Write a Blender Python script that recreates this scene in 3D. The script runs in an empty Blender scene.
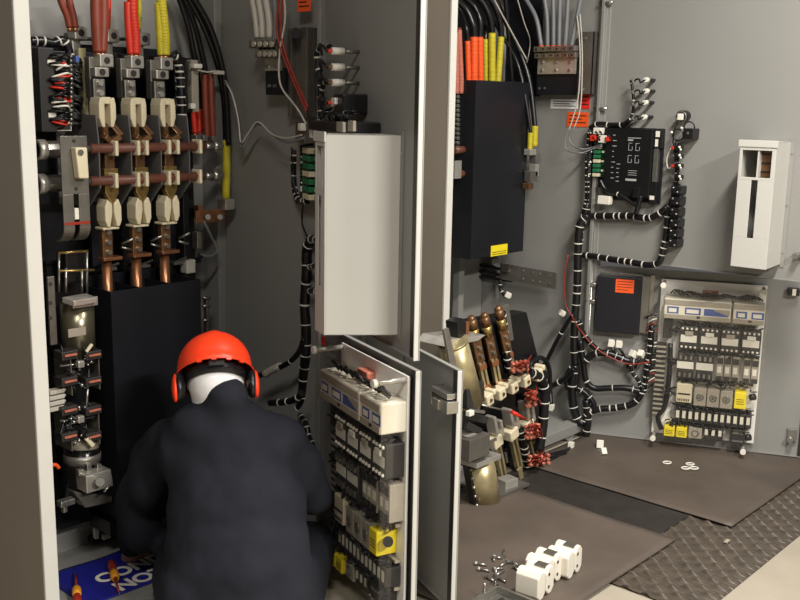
import bpy, math, random
from mathutils import Vector, Matrix
random.seed(7)
SC = bpy.context.scene
COL = SC.collection
R_ = math.radians

# ------------------------------------------------------------ camera model
FOC, PIT, ROL, ANG, CH = 993.7, .19327, .01814, .84102, 1.6
def ray(u, v):
    x = (u-400)/FOC; y = (v-300)/FOC
    c, s = math.cos(ROL), math.sin(ROL)
    x, y = x*c+y*s, -x*s+y*c
    cp, sp = math.cos(PIT), math.sin(PIT)
    Y = cp-y*sp; Z = -sp-y*cp; X = x
    ca, sa = math.cos(ANG), math.sin(ANG)
    return Vector((X*ca+Y*sa, -X*sa+Y*ca, Z))
cam = bpy.data.objects.new('camera', bpy.data.cameras.new('camera'))
COL.objects.link(cam)
fw = ray(400, 300).normalized()
rt = (ray(401, 300)-ray(400, 300)).normalized()
up = (ray(400, 299)-ray(400, 300)).normalized()
mm = Matrix((rt, up, -fw)).transposed().to_4x4(); mm.translation = (0, 0, CH)
cam.matrix_world = mm
cam.data.sensor_width = 36; cam.data.lens = FOC*36/800; cam.data.clip_start = .05
SC.camera = cam

# ------------------------------------------------------------ frames: a wall or a door and points measured on it
class Frame:
    """local x runs along the wall or door from its hinge, -y is its inner side, z is up"""
    def __init__(s, ox, oy, deg):
        s.deg = deg; s.a = R_(deg)
        s.m = Matrix.Translation((ox, oy, 0)) @ Matrix.Rotation(s.a, 4, 'Z')
        s.inv = s.m.inverted()
    def at(s, u, v, y=0.0):
        o = s.inv @ Vector((0, 0, CH)); r = s.inv.to_3x3() @ ray(u, v)
        t = (y-o.y)/r.y
        return o+r*t
    def flat(s, u, v, z=0.0):
        r = ray(u, v); t = (z-CH)/r.z
        return s.inv @ (Vector((0, 0, CH))+r*t)
    def side(s, u, v, x=0.0):
        o = s.inv @ Vector((0, 0, CH)); r = s.inv.to_3x3() @ ray(u, v)
        return o+r*((x-o.x)/r.x)
W = Frame(0, 0, 0)
DLU = Frame(2.36, 2.47, 247)      # left cubicle, upper door
DLL = Frame(2.36, 2.47, 250)      # left cubicle, lower door
DM = Frame(2.575, 2.47, 247)      # narrow cubicle, lower door
DRU = Frame(4.14, 2.47, -88)      # right cubicle, upper door
DRL = Frame(4.14, 2.47, -66)      # right cubicle, lower door
WL = Frame(2.36, 3.10, -90)       # right-hand side wall inside the left cubicle
WR = Frame(4.14, 3.10, -90)       # right-hand side wall inside the right cubicle

# ------------------------------------------------------------ materials
MATS = {}
def mat(name, col, rough=.5, metal=0., var=.08, scale=12., bump=0., bscale=60., emit=0., spec=.5, alpha=None, coat=0.):
    if name in MATS: return MATS[name]
    m = bpy.data.materials.new(name); m.use_nodes = True
    nt = m.node_tree; b = nt.nodes['Principled BSDF']
    b.inputs['Roughness'].default_value = rough; b.inputs['Metallic'].default_value = metal
    b.inputs['Specular IOR Level'].default_value = spec
    b.inputs['Coat Weight'].default_value = coat
    c = [max(0, x) for x in col]
    tc = nt.nodes.new('ShaderNodeTexCoord')
    n = nt.nodes.new('ShaderNodeTexNoise'); n.inputs['Scale'].default_value = scale; n.inputs['Detail'].default_value = 5
    nt.links.new(tc.outputs['Object'], n.inputs['Vector'])
    rp = nt.nodes.new('ShaderNodeValToRGB')
    rp.color_ramp.elements[0].position = .3; rp.color_ramp.elements[1].position = .7
    rp.color_ramp.elements[0].color = [x*(1-var) for x in c]+[1]
    rp.color_ramp.elements[1].color = [min(1, x*(1+var)) for x in c]+[1]
    nt.links.new(n.outputs['Fac'], rp.inputs['Fac']); nt.links.new(rp.outputs['Color'], b.inputs['Base Color'])
    if bump:
        n2 = nt.nodes.new('ShaderNodeTexNoise'); n2.inputs['Scale'].default_value = bscale; n2.inputs['Detail'].default_value = 4
        nt.links.new(tc.outputs['Object'], n2.inputs['Vector'])
        bp = nt.nodes.new('ShaderNodeBump'); bp.inputs['Strength'].default_value = bump; bp.inputs['Distance'].default_value = .01
        nt.links.new(n2.outputs['Fac'], bp.inputs['Height']); nt.links.new(bp.outputs['Normal'], b.inputs['Normal'])
    if emit:
        b.inputs['Emission Color'].default_value = (*c, 1); b.inputs['Emission Strength'].default_value = emit
    MATS[name] = m
    return m
def lin(r, g, b): return tuple(((x/255)/12.92 if x/255 <= .04045 else ((x/255+.055)/1.055)**2.4) for x in (r, g, b))
PAINT = mat('grey_paint', lin(140, 139, 134), .42, var=.03, scale=3, bump=.04, bscale=300)
EDGE = mat('pale_edge_paint', lin(196, 194, 186), .4, var=.02)
PALEBOX = mat('pale_grey_paint', lin(194, 192, 184), .38, var=.02, scale=4)
BROWNP = mat('side_panel_paint', lin(146, 136, 122), .5, var=.04, scale=2)
BLACKB = mat('black_board', lin(24, 25, 30), .38, var=.1, scale=6)
BLACK = mat('black_plastic', lin(22, 22, 23), .35, var=.15)
CABLE = mat('black_cable', lin(20, 20, 21), .33, var=.2, scale=30)
STEEL = mat('zinc_steel', lin(168, 165, 158), .3, .85, var=.12, scale=25)
DULL = mat('dull_steel', lin(128, 124, 116), .42, .7, var=.15, scale=15)
ALU = mat('aluminium_lug', lin(190, 186, 176), .33, .6, var=.1, scale=30)
COPPER = mat('copper_bar', lin(170, 118, 84), .35, .75, var=.2, scale=25)
BRASS = mat('brass', lin(178, 150, 92), .3, .8, var=.25, scale=30)
BRONZE = mat('bronze', lin(120, 88, 60), .35, .6, var=.25, scale=30)
SHAFT = mat('brown_tube', lin(104, 62, 48), .45, var=.12, scale=30)
CREAM = mat('cream_plastic', lin(214, 203, 172), .45, var=.05, scale=20)
WHITE = mat('white_plastic', lin(228, 224, 210), .45, var=.03)
PLATE = mat('white_plate', lin(244, 242, 236), .45, var=.02)
TIE = mat('white_tie', lin(218, 214, 202), .5, var=.03)
RED = mat('red_plastic', lin(205, 48, 26), .45, var=.1)
ORANGE = mat('orange_tape', lin(240, 92, 34), .5, var=.06, scale=30)
YELLOW = mat('yellow_tape', lin(196, 182, 40), .5, var=.1, scale=30)
MAROON = mat('brown_insulation', lin(128, 58, 40), .42, var=.1, scale=20)
SALMON = mat('salmon_insulation', lin(190, 112, 92), .5, var=.08)
GREYC = mat('grey_cable', lin(120, 122, 124), .42, var=.08)
PALEC = mat('pale_cable', lin(190, 184, 172), .45, var=.05)
GREEN = mat('green_board', lin(34, 110, 70), .5, var=.3, scale=60)
BARRIER = mat('grey_barrier', lin(92, 90, 88), .45, var=.06)
LABELO = mat('orange_label', lin(246, 92, 30), .5, var=.03)
LABELY = mat('yellow_label', lin(240, 218, 36), .5, var=.02)
LABELR = mat('red_label', lin(226, 42, 34), .5, var=.03)
LABELW = mat('white_label', lin(228, 228, 226), .5, var=.02)
LABELB = mat('blue_label', lin(70, 90, 150), .5, var=.06)
INK = mat('black_ink', lin(40, 36, 34), .6)
PRINT = mat('white_print', lin(170, 172, 172), .6)
GREYM = mat('grey_module', lin(160, 152, 136), .5, var=.06, scale=30)
DARKM = mat('dark_module', lin(44, 42, 40), .45, var=.15, scale=30)
BEIGEM = mat('beige_module', lin(222, 216, 196), .5, var=.04)
PINKR = mat('copper_red_terminal', lin(190, 112, 90), .45, .1, var=.2, scale=60)
BLUESH = mat('blue_sheet', lin(28, 31, 128), .5, var=.12, scale=9, bump=.15, bscale=14)
BLOCKM = mat('pale_cream_plastic', lin(226, 220, 204), .5, var=.03)
SUIT = mat('navy_cloth', lin(31, 32, 39), .85, var=.12, scale=7, bump=.35, bscale=9, spec=.2)
SKIN = mat('skin', lin(196, 150, 124), .5, var=.05)
HOOD = mat('white_cloth', lin(228, 226, 224), .85, var=.04, bump=.1, bscale=30, spec=.2)
HELMET = mat('helmet_red', lin(250, 66, 28), .42, var=.04, scale=6)
MAT = mat('brown_rubber', lin(86, 76, 67), .6, var=.24, scale=3, bump=.06, bscale=40)
DARKR = mat('clean_ribbed_rubber', lin(46, 42, 38), .5, var=.2, scale=14)
RIBM = mat('ribbed_rubber', lin(74, 66, 56), .42, var=.25, scale=22)
CONC = mat('concrete', lin(160, 151, 134), .7, var=.07, scale=5, bump=.06, bscale=90)
GLOSSB = mat('glazed_black', lin(12, 12, 12), .2)
YZINC = mat('yellow_zinc', lin(178, 164, 124), .33, .6, var=.25, scale=14)
AMBER = mat('amber_handle', lin(222, 150, 40), .4)
DRED = mat('dark_red_handle', lin(150, 44, 28), .4)
LEDR = mat('led_red', (.9, .03, .05), .4, emit=3.)
def acrylic():
    m = bpy.data.materials.new('clear_acrylic'); m.use_nodes = True; nt = m.node_tree
    for n in list(nt.nodes): nt.nodes.remove(n)
    out = nt.nodes.new('ShaderNodeOutputMaterial'); tr = nt.nodes.new('ShaderNodeBsdfTransparent'); gl = nt.nodes.new('ShaderNodeBsdfGlossy')
    df = nt.nodes.new('ShaderNodeBsdfDiffuse'); df.inputs['Color'].default_value = (.7, .68, .62, 1)
    tr.inputs['Color'].default_value = (.985, .98, .97, 1); gl.inputs['Roughness'].default_value = .08
    lw = nt.nodes.new('ShaderNodeLayerWeight'); lw.inputs['Blend'].default_value = .5
    pw = nt.nodes.new('ShaderNodeMath'); pw.operation = 'POWER'; pw.inputs[1].default_value = 4.; nt.links.new(lw.outputs['Facing'], pw.inputs[0])
    fr = nt.nodes.new('ShaderNodeMath'); fr.operation = 'MULTIPLY_ADD'; fr.inputs[1].default_value = .30; fr.inputs[2].default_value = .02; nt.links.new(pw.outputs[0], fr.inputs[0])
    mx = nt.nodes.new('ShaderNodeMixShader'); m2 = nt.nodes.new('ShaderNodeMixShader')
    nt.links.new(fr.outputs[0], mx.inputs[0]); nt.links.new(tr.outputs[0], mx.inputs[1]); nt.links.new(gl.outputs[0], mx.inputs[2])
    m2.inputs[0].default_value = .007; nt.links.new(mx.outputs[0], m2.inputs[1]); nt.links.new(df.outputs[0], m2.inputs[2])
    nt.links.new(m2.outputs[0], out.inputs[0]); return m
ACRYL = acrylic()

# ------------------------------------------------------------ mesh builder
def spline(pts, n=6):
    P = [Vector(p) for p in pts]
    if len(P) < 3: return P
    out = []
    for i in range(len(P)-1):
        p0 = P[i-1] if i else P[0]*2-P[1]; p1 = P[i]; p2 = P[i+1]; p3 = P[i+2] if i+2 < len(P) else P[-1]*2-P[-2]
        for k in range(n):
            t = k/n
            out.append(.5*((2*p1)+(p2-p0)*t+(2*p0-5*p1+4*p2-p3)*t*t+(3*p1-p0-3*p2+p3)*t**3))
    out.append(P[-1]); return out
class B:
    def __init__(s): s.v = []; s.f = []; s.sm = []; s.mi = []; s.cur = 0
    def add(s, vs, fs, smooth=False):
        o = len(s.v); s.v += [Vector(x) for x in vs]
        for f in fs: s.f.append([o+i for i in f]); s.sm.append(smooth); s.mi.append(s.cur)
        return s
    def box(s, x0, x1, y0, y1, z0, z1):
        x0, x1 = min(x0, x1), max(x0, x1); y0, y1 = min(y0, y1), max(y0, y1); z0, z1 = min(z0, z1), max(z0, z1)
        return s.add([(x0,y0,z0),(x1,y0,z0),(x1,y1,z0),(x0,y1,z0),(x0,y0,z1),(x1,y0,z1),(x1,y1,z1),(x0,y1,z1)],
              [(0,3,2,1),(4,5,6,7),(0,1,5,4),(1,2,6,5),(2,3,7,6),(3,0,4,7)])
    def cbox(s, c, sx, sy, sz, rot=None):
        c = Vector(c); q = []
        for z in (-.5, .5):
            for x, y in ((-.5,-.5),(.5,-.5),(.5,.5),(-.5,.5)):
                p = Vector((x*sx, y*sy, z*sz)); q.append(c+(rot @ p if rot else p))
        return s.add(q, [(0,3,2,1),(4,5,6,7),(0,1,5,4),(1,2,6,5),(2,3,7,6),(3,0,4,7)])
    def bar(s, p0, p1, w, t, side=(0, 1, 0)):
        """a rectangular bar from p0 to p1, t thick along `side`, w wide across"""
        p0 = Vector(p0); p1 = Vector(p1); d = (p1-p0); L = d.length; d.normalize()
        sd = Vector(side); sd = (sd-d*sd.dot(d)).normalized(); x = sd.cross(d)
        return s.cbox((p0+p1)/2, w, t, L, Matrix((x, sd, d)).transposed())
    def prism(s, poly, vec):
        n = len(poly); P = [Vector(p) for p in poly]; v = Vector(vec)
        nrm = Vector((0, 0, 0))
        for i in range(n): nrm += P[i].cross(P[(i+1) % n])
        a = list(range(n)); b = list(range(n, 2*n))
        if nrm.dot(v) > 0: caps = [a[::-1], b]; sd = [(i, (i+1) % n, n+(i+1) % n, n+i) for i in range(n)]
        else: caps = [a, b[::-1]]; sd = [((i+1) % n, i, n+i, n+(i+1) % n) for i in range(n)]
        return s.add(P+[p+v for p in P], caps+sd)
    def cyl(s, p0, p1, r, r2=None, n=16):
        p0 = Vector(p0); p1 = Vector(p1); r2 = r if r2 is None else r2
        d = (p1-p0).normalized(); a = d.orthogonal().normalized(); b = d.cross(a)
        ring = lambda p, q: [p+(a*math.cos(2*math.pi*i/n)+b*math.sin(2*math.pi*i/n))*q for i in range(n)]
        o = len(s.v); s.v += ring(p0, r)+ring(p1, r2)
        for i in range(n): s.f.append([o+i, o+(i+1) % n, o+n+(i+1) % n, o+n+i]); s.sm.append(n > 6); s.mi.append(s.cur)
        s.f.append([o+i for i in range(n)][::-1]); s.f.append([o+n+i for i in range(n)]); s.sm += [False, False]; s.mi += [s.cur]*2
        return s
    def tube(s, pts, r, n=8, sub=6):
        P = spline(pts, sub) if sub else [Vector(p) for p in pts]
        a = None; o = len(s.v)
        for i, p in enumerate(P):
            d = (P[min(i+1, len(P)-1)]-P[max(i-1, 0)])
            d = d.normalized() if d.length > 1e-9 else Vector((0, 0, 1))
            a = d.orthogonal().normalized() if a is None else (a-d*a.dot(d)).normalized()
            b = d.cross(a); rr = r(i/(len(P)-1)) if callable(r) else r
            s.v += [p+(a*math.cos(2*math.pi*k/n)+b*math.sin(2*math.pi*k/n))*rr for k in range(n)]
        for i in range(len(P)-1):
            for k in range(n):
                s.f.append([o+i*n+k, o+i*n+(k+1) % n, o+(i+1)*n+(k+1) % n, o+(i+1)*n+k]); s.sm.append(True); s.mi.append(s.cur)
        e = o+(len(P)-1)*n
        s.f.append([o+k for k in range(n)][::-1]); s.f.append([e+k for k in range(n)]); s.sm += [False]*2; s.mi += [s.cur]*2
        return s
    def lathe(s, prof, c=(0, 0, 0), axis=(0, 0, 1), n=24):
        c = Vector(c); d = Vector(axis).normalized(); a = d.orthogonal().normalized(); b = d.cross(a); o = len(s.v)
        for h, r in prof: s.v += [c+d*h+(a*math.cos(2*math.pi*k/n)+b*math.sin(2*math.pi*k/n))*r for k in range(n)]
        for i in range(len(prof)-1):
            for k in range(n):
                s.f.append([o+i*n+k, o+i*n+(k+1) % n, o+(i+1)*n+(k+1) % n, o+(i+1)*n+k]); s.sm.append(True); s.mi.append(s.cur)
        e = o+(len(prof)-1)*n
        s.f.append([o+k for k in range(n)][::-1]); s.f.append([e+k for k in range(n)]); s.sm += [False]*2; s.mi += [s.cur]*2
        return s
    def torus(s, c, axis, R, r, n=16, m=6):
        c = Vector(c); d = Vector(axis).normalized(); a = d.orthogonal().normalized(); b = d.cross(a); o = len(s.v)
        for i in range(n):
            t = 2*math.pi*i/n; e = a*math.cos(t)+b*math.sin(t)
            for k in range(m):
                q = 2*math.pi*k/m; s.v.append(c+e*(R+r*math.cos(q))+d*(r*math.sin(q)))
        for i in range(n):
            for k in range(m):
                s.f.append([o+i*m+k, o+((i+1) % n)*m+k, o+((i+1) % n)*m+(k+1) % m, o+i*m+(k+1) % m]); s.sm.append(True); s.mi.append(s.cur)
        return s
    def ball(s, c, rx, ry=None, rz=None, n=14, m=9, rot=None):
        ry = ry or rx; rz = rz or rx; c = Vector(c); o = len(s.v)
        for i in range(m+1):
            t = math.pi*i/m
            for k in range(n):
                q = 2*math.pi*k/n; p = Vector((rx*math.sin(t)*math.cos(q), ry*math.sin(t)*math.sin(q), rz*math.cos(t)))
                s.v.append(c+(rot @ p if rot else p))
        for i in range(m):
            for k in range(n):
                s.f.append([o+i*n+k, o+(i+1)*n+k, o+(i+1)*n+(k+1) % n, o+i*n+(k+1) % n]); s.sm.append(True); s.mi.append(s.cur)
        return s

FR = {}     # frame and local base of each top-level Empty
def finish(o, label=None, cat=None, group=None, kind=None):
    if label: o['label'] = label
    if cat: o['category'] = cat
    if group: o['group'] = group
    if kind: o['kind'] = kind
    return o
def thing(name, label, cat, F=W, loc=(0, 0, 0), group=None):
    o = bpy.data.objects.new(name, None); COL.objects.link(o); o.empty_display_size = .05
    loc = Vector(loc); o.location = F.m @ loc; o.rotation_euler = (0, 0, F.a); FR[o.name] = loc
    return finish(o, label, cat, group)
def mesh(name, bld, mats, off):
    me = bpy.data.meshes.new(name)
    me.from_pydata([tuple(v-off) for v in bld.v], [], bld.f); me.update()
    for m in (mats if isinstance(mats, (list, tuple)) else [mats]): me.materials.append(m)
    me.polygons.foreach_set('use_smooth', bld.sm); me.polygons.foreach_set('material_index', bld.mi)
    return me
def bev(o, w, seg=2):
    if w:
        md = o.modifiers.new('bevel', 'BEVEL'); md.width = w; md.segments = seg; md.limit_method = 'ANGLE'; md.angle_limit = R_(40)
def part(name, bld, m, parent, bevel=0, label=None, kind=None):
    """a part (or sub-part) given in the frame of its top-level thing"""
    root = parent
    while root.parent: root = root.parent
    for q in (pieces(bld) if name in EACH else [bld]):
        o = bpy.data.objects.new(name, mesh(name, q, m, FR.get(root.name, Vector((0, 0, 0)))))
        COL.objects.link(o); o.parent = parent; bev(o, bevel)
        if label: o['label'] = label
        if kind: o['kind'] = kind
    return o
EACH = {'bolt', 'bridge', 'contact_finger', 'plug', 'screw_head', 'stud', 'screw', 'lug', 'pin', 'tag', 'blade', 'contact_link', 'lower_busbar', 'jaw', 'cross_rod',
        'wire_terminal', 'frame_rod', 'wire_ferrule', 'ferrule', 'contact_finger', 'terminal_screw', 'rail_hole', 'bolt_hole', 'end_label', 'top_lug', 'linkage', 'trip_pin', 'rim_tab', 'end_plug', 'white_block', 'block'}
def pieces(b):
    """the separate pieces of a mesh, each as a builder of its own"""
    par = list(range(len(b.v)))
    def root(i):
        while par[i] != i: par[i] = par[par[i]]; i = par[i]
        return i
    for f in b.f:
        for i in f[1:]: par[root(i)] = root(f[0])
    out = {}
    for f, sm, mi in zip(b.f, b.sm, b.mi):
        q, mp = out.setdefault(root(f[0]), (B(), {}))
        g = []
        for i in f:
            if i not in mp: mp[i] = len(q.v); q.v.append(b.v[i])
            g.append(mp[i])
        q.f.append(g); q.sm.append(sm); q.mi.append(mi)
    return [q for q, _ in out.values()]
def solo(name, bld, m, label, cat, F=W, group=None, kind=None, bevel=0):
    """a thing that is one mesh"""
    c = Vector((0, 0, 0))
    for v in bld.v: c += v
    c /= len(bld.v); c.z = min(v.z for v in bld.v)
    o = bpy.data.objects.new(name, mesh(name, bld, m, c)); COL.objects.link(o)
    o.location = F.m @ c; o.rotation_euler = (0, 0, F.a); FR[o.name] = c; bev(o, bevel)
    return finish(o, label, cat, group, kind)
def dup(o, loc=None, rz=None, label=None, parent=None):
    """a copy of a thing with copies of its parts and sub-parts"""
    r = o.copy(); COL.objects.link(r)
    if parent: r.parent = parent
    else: FR[r.name] = FR.get(o.name, Vector((0, 0, 0)))
    if loc is not None: r.location = loc
    if rz is not None: r.rotation_euler = (0, 0, rz)
    if label: r['label'] = label
    for c in list(o.children): dup(c, parent=r)
    return r
def rect(F, u0, v0, u1, v1, y):
    a = F.at(u0, v0, y); b = F.at(u1, v1, y)
    return min(a.x, b.x), max(a.x, b.x), min(a.z, b.z), max(a.z, b.z)
def pbox(b, F, u0, v0, u1, v1, y0, y1):
    """box whose front (at local y0) spans the given measure on the frame"""
    x0, x1, z0, z1 = rect(F, u0, v0, u1, v1, y0)
    return b.box(x0, x1, y0, y1, z0, z1)
def text_mesh(name, body, size, m, depth=.0006):
    cu = bpy.data.curves.new('t', 'FONT'); cu.body = body; cu.size = size; cu.extrude = depth; cu.offset = size*.03
    cu.align_x = 'LEFT'
    o = bpy.data.objects.new('t', cu); COL.objects.link(o)
    me = bpy.data.meshes.new_from_object(o.evaluated_get(bpy.context.evaluated_depsgraph_get()))
    COL.objects.unlink(o); bpy.data.objects.remove(o)
    me.name = name; me.materials.clear(); me.materials.append(m)
    return me
def harness(label, F, pts, r, ties=.05, name='cable_harness', m=CABLE, group=None, cat='cable bundle', tie=True, strands=0):
    """a taped bundle with white ties round it"""
    P = spline(pts, 8); c = Vector(P[0])
    t = thing(name, label, cat, F, c, group)
    b = B().tube(pts, r, 10, 8); part('sleeve', b, m, t)
    if strands:
        b = B()
        for k in range(strands):
            ph = k*2.4
            b.tube([p+Vector((math.cos(ph+i*.9), math.sin(ph+i*.7), math.sin(ph*1.7+i*.8)))*r*.85 for i, p in enumerate(P[::4])], r*.33, 6, 4)
        part('wires', b, m, t)
    if tie:
        d = ties*.6; L = 0; k = 0
        for i in range(len(P)-1):
            s = (P[i+1]-P[i]).length
            while L+s > d:
                q = P[i].lerp(P[i+1], (d-L)/s); dr = (P[i+1]-P[i]).normalized()
                w = random.uniform(.0016, .0032)
                part('cable_tie', B().cyl(q-dr*w, q+dr*w, r*1.1, n=10), TIE, t)
                d += ties*1.35*random.uniform(.6, 1.4)
            L += s
    return t
# ============================================================ SETTING
solo('floor', B().box(-4, 9, -5, 6, -.06, 0), CONC, None, None, kind='structure')

# ribbed runner with wavy ribs
def ribbed(x0, x1, y0, y1, dx, dy):
    nx = int((x1-x0)/dx); ny = max(2, int((y1-y0)/dy)); b = B(); vs = []; fs = []
    for j in range(ny+1):
        y = y0+(y1-y0)*j/ny
        for i in range(nx+1):
            x = x0+(x1-x0)*i/nx
            wob = .0042*math.sin(2*math.pi*y/.15)*math.sin(2*math.pi*x/.075)
            rib = (.5+.5*math.cos(2*math.pi*(x+wob)/.01875))**1.4
            a = max(0, math.cos(2*math.pi*x/.075))**2*max(0, math.cos(2*math.pi*y/.075))
            c = max(0, -math.cos(2*math.pi*x/.075))**2*max(0, -math.cos(2*math.pi*y/.075))
            e = 1.0 if j > 1 else (.1, .75)[j]
            if ny > 20 and j < 3: e *= .75+.5*max(0, math.cos(2*math.pi*x/.075))
            vs.append((x, y, (.002+.008*rib*(.6+.4*max(a, c))+.009*max(a, c)*rib)*e))
    for j in range(ny):
        for i in range(nx):
            k = j*(nx+1)+i; fs.append((k, k+1, k+nx+2, k+nx+1))
    return b.add(vs, fs, True)
rb = ribbed(2.85, 4.95, 1.232, 1.62, .003, .0125)
rb2 = ribbed(3.25, 3.62, 1.62, 2.42, .002, .1)
for q in rb2.v: q.z = .001+.012*(.5+.5*math.cos(2*math.pi*q.x/.012))**2
rb.cur = 1; rb.add(rb2.v, rb2.f, True)
solo('ribbed_mat', rb, [RIBM, DARKR], 'dark ribbed rubber runner with a wavy pattern at the edge of the concrete', 'mat')
def sheet_mat(x0, x1, y0, y1, z0, label, curl=0):
    b = B(); n = 28; vs = []; fs = []
    for j in range(n+1):
        for i in range(n+1):
            x = x0+(x1-x0)*i/n; y = y0+(y1-y0)*j/n
            vs.append((x, y, z0+.0015*math.sin(x*9+y*3)*math.sin(y*11)))
    for j in range(n):
        for i in range(n):
            k = j*(n+1)+i; fs.append((k, k+1, k+n+2, k+n+1))
    b.add(vs, fs, True)
    o = solo('rubber_mat', b, MAT, label, 'mat')
    md = o.modifiers.new('thick', 'SOLIDIFY'); md.thickness = .004; md.offset = -1
    return o
sheet_mat(3.572, 4.95, 1.445, 2.44, .019, 'brown smooth rubber mat below the open panel door with white rings on it')
sheet_mat(2.32, 3.312, 1.548, 2.44, .019, 'brown smooth rubber mat carrying the white blocks and scattered bolts')
p = W.flat(727, 541, .016)
solo('tape_scrap', B().cbox(p, .035, .014, .002, Matrix.Rotation(.1, 3, 'Z')), GREYM, 'small grey scrap of tape at the corner of the brown rubber mat', 'tape')

# ============================================================ CUBICLES
def cubicle(label, x0, x1, tl, yb=3.10, top=2.35):
    t = thing('switchgear_cubicle', label, 'cabinet', W, ((x0+x1)/2, 2.8, 0))
    side = B().box(x0-tl, x0, 2.474, yb, 0, top)
    part('side_panel', side, BROWNP, t)
    part('front_post', B().box(x0-tl-.001, x0+.002, 2.462, 2.474, 0, top), EDGE, t, .003, 'pale front edge post')
    part('back_panel', B().box(x0, x1, yb, yb+.015, 0, top), PAINT, t)
    part('side_panel', B().box(x1, x1+.03, 2.474, yb+.015, 0, top), PAINT, t)
    part('top_panel', B().box(x0-tl, x1+.03, 2.474, yb+.015, top, top+.02), PAINT, t)
    part('floor_plate', B().box(x0, x1, 2.49, yb, .055, .065), PAINT, t)
    part('sill_beam', B().box(x0, x1, 2.462, 2.49, .03, .082).box(x0, x1, 2.49, 2.53, .074, .082), PAINT, t, .003)
    part('corner_channel', B().box(x1-.035, x1, yb-.09, yb, .065, top), PAINT, t, .004)
    part('jamb', B().box(x1-.004, x1+.034, 2.44, 2.474, .03, top).box(x1-.03, x1, 2.456, 2.474, .03, top), PAINT, t, .003)
    return t
def Bx(b, F, parent):
    """re-express a mesh drawn on a door frame in the world-aligned frame"""
    b.v = [F.m @ v for v in b.v]; return b
CUL = cubicle('open left switchgear cubicle in front of the kneeling worker', 1.315, 2.36, .04)
part('sill_beam', B().box(1.315, 2.36, 2.995, 3.02, .062, .15).box(1.315, 2.36, 2.993, 2.997, .062, .068), PAINT, CUL, .003, 'pale inner base beam')
part('insulating_board', B().box(1.32, 2.16, 3.06, 3.075, .16, 1.78), BLACKB, CUL)
CUR = cubicle('open right switchgear cubicle with the black barrier box and cables', 3.052, 4.14, .034)
part('foot', B().prism([(3.98, 2.47, .03), (4.07, 2.47, .03), (4.05, 2.47, 0), (4.02, 2.47, 0)], (0, .05, 0)), PAINT, CUR)
part('post', B().box(3.79, 3.83, 3.0, 3.04, .065, .95), PAINT, CUR, .003)
part('insulating_board', B().box(3.3, 4.12, 3.07, 3.085, 1.1, 2.3), BLACKB, CUR)
ib = B(); ia = WR.at(488, 96, -.02); ic = WR.at(538, 96, -.02); ib.box(max(.03, ia.x), ic.x, -.02, -.002, ia.z, 2.3)
part('insulating_board', Bx(ib, WR, CUR), BLACKB, CUR)
# narrow cubicle between the two
t = thing('switchgear_cubicle', 'narrow grey cubicle between the two open cubicles, its low door swung out', 'cabinet', W, (2.7, 2.7, 0))
part('front_panel', B().box(2.62, 2.985, 2.74, 2.755, 0, 2.35), PAINT, t)
part('front_post', B().box(2.575, 2.62, 2.47, 2.755, 0, 2.35), PAINT, t, .003)
CUM = t

def door(parent_label, F, x1, z0, z1, parent, fl=.03, thick=.015, inner=None):
    """sheet door with a returned flange round its edge; -y is the inner side"""
    b = B().box(0, x1, 0, .004, z0, z1)
    w = thick
    d = part('door', Bx(b, F, parent), PAINT, parent, 0, parent_label)
    fb = B().box(x1-.004, x1, -w, .0, z0, z1)
    part('edge_flange', Bx(fb, F, parent), EDGE, d, .002, 'pale latch edge of the door')
    gb = B().box(x1-fl-.012, x1-.004, -w*.5, .0, z0+.004, z1-.004)
    part('gasket', Bx(gb, F, parent), BLACK if False else DARKM, d)
    hb = B().box(0, x1-.004, -w*.7, 0, z0, z0+.004).box(0, x1-.004, -w*.7, 0, z1-.004, z1).box(0, .004, -w, 0, z0, z1)
    part('edge_flange', Bx(hb, F, parent), PAINT, d, 0)
    return d
LZ = .905
d = door('grey upper door of the left cubicle, seen along its inner side', DLU, .757, LZ-.012, 2.35, CUL)
door('grey lower door of the left cubicle behind the clear covered relay board', DLL, .70, .03, .845, CUL)
d2 = door('low grey door with a latch bracket', DM, .742, .03, .82, CUM)
door('grey upper door of the right cubicle', DRU, 1.04, LZ, 2.35, CUR)
door('grey lower door of the right cubicle', DRL, 1.04, .022, .862, CUR)
# stiffening rib along the low door, and its latch bracket
part('stiffener', Bx(B().box(.30, .335, -.012, 0, .06, .79), DM, CUM), PAINT, d2, .004)
q = DM.at(445, 398, -.02)
lb = B().box(q.x-.05, q.x+.06, -.045, -.002, q.z+.012, q.z+.03).box(q.x-.05, q.x-.043, -.045, 0, q.z-.03, q.z+.03)
lb.box(q.x-.01, q.x+.03, -.06, -.045, q.z-.025, q.z+.005).box(q.x+.02, q.x+.07, -.05, -.01, q.z-.03, q.z+.008)
part('latch_bracket', Bx(lb, DM, CUM), STEEL, d2, .002, 'steel latch bracket')
# latch fittings on the right doors
for (F, u, v) in ((DRU, 796, 256), (DRL, 790, 440)):
    q = F.at(u, v, -.03)
    kb = B().cyl((q.x, -.045, q.z), (q.x, 0, q.z), .014, n=14).box(q.x-.012, q.x+.03, -.02, -.004, q.z-.008, q.z+.05 if F is DRL else q.z+.01)
    part('latch', Bx(kb, F, CUR), STEEL, CUR, .001, 'steel quarter turn latch')
q = DRL.at(795, 292, -.03)
part('latch', Bx(B().box(q.x-.03, q.x+.02, -.04, -.002, q.z-.016, q.z+.016), DRL, CUR), BLACK, CUR, .002, 'black catch by the top of the lower door')
part('latch_plate', Bx(B().box(q.x-.012, q.x+.004, -.043, -.04, q.z-.015, q.z+.015), DRL, CUR), BEIGEM, CUR)
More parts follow.
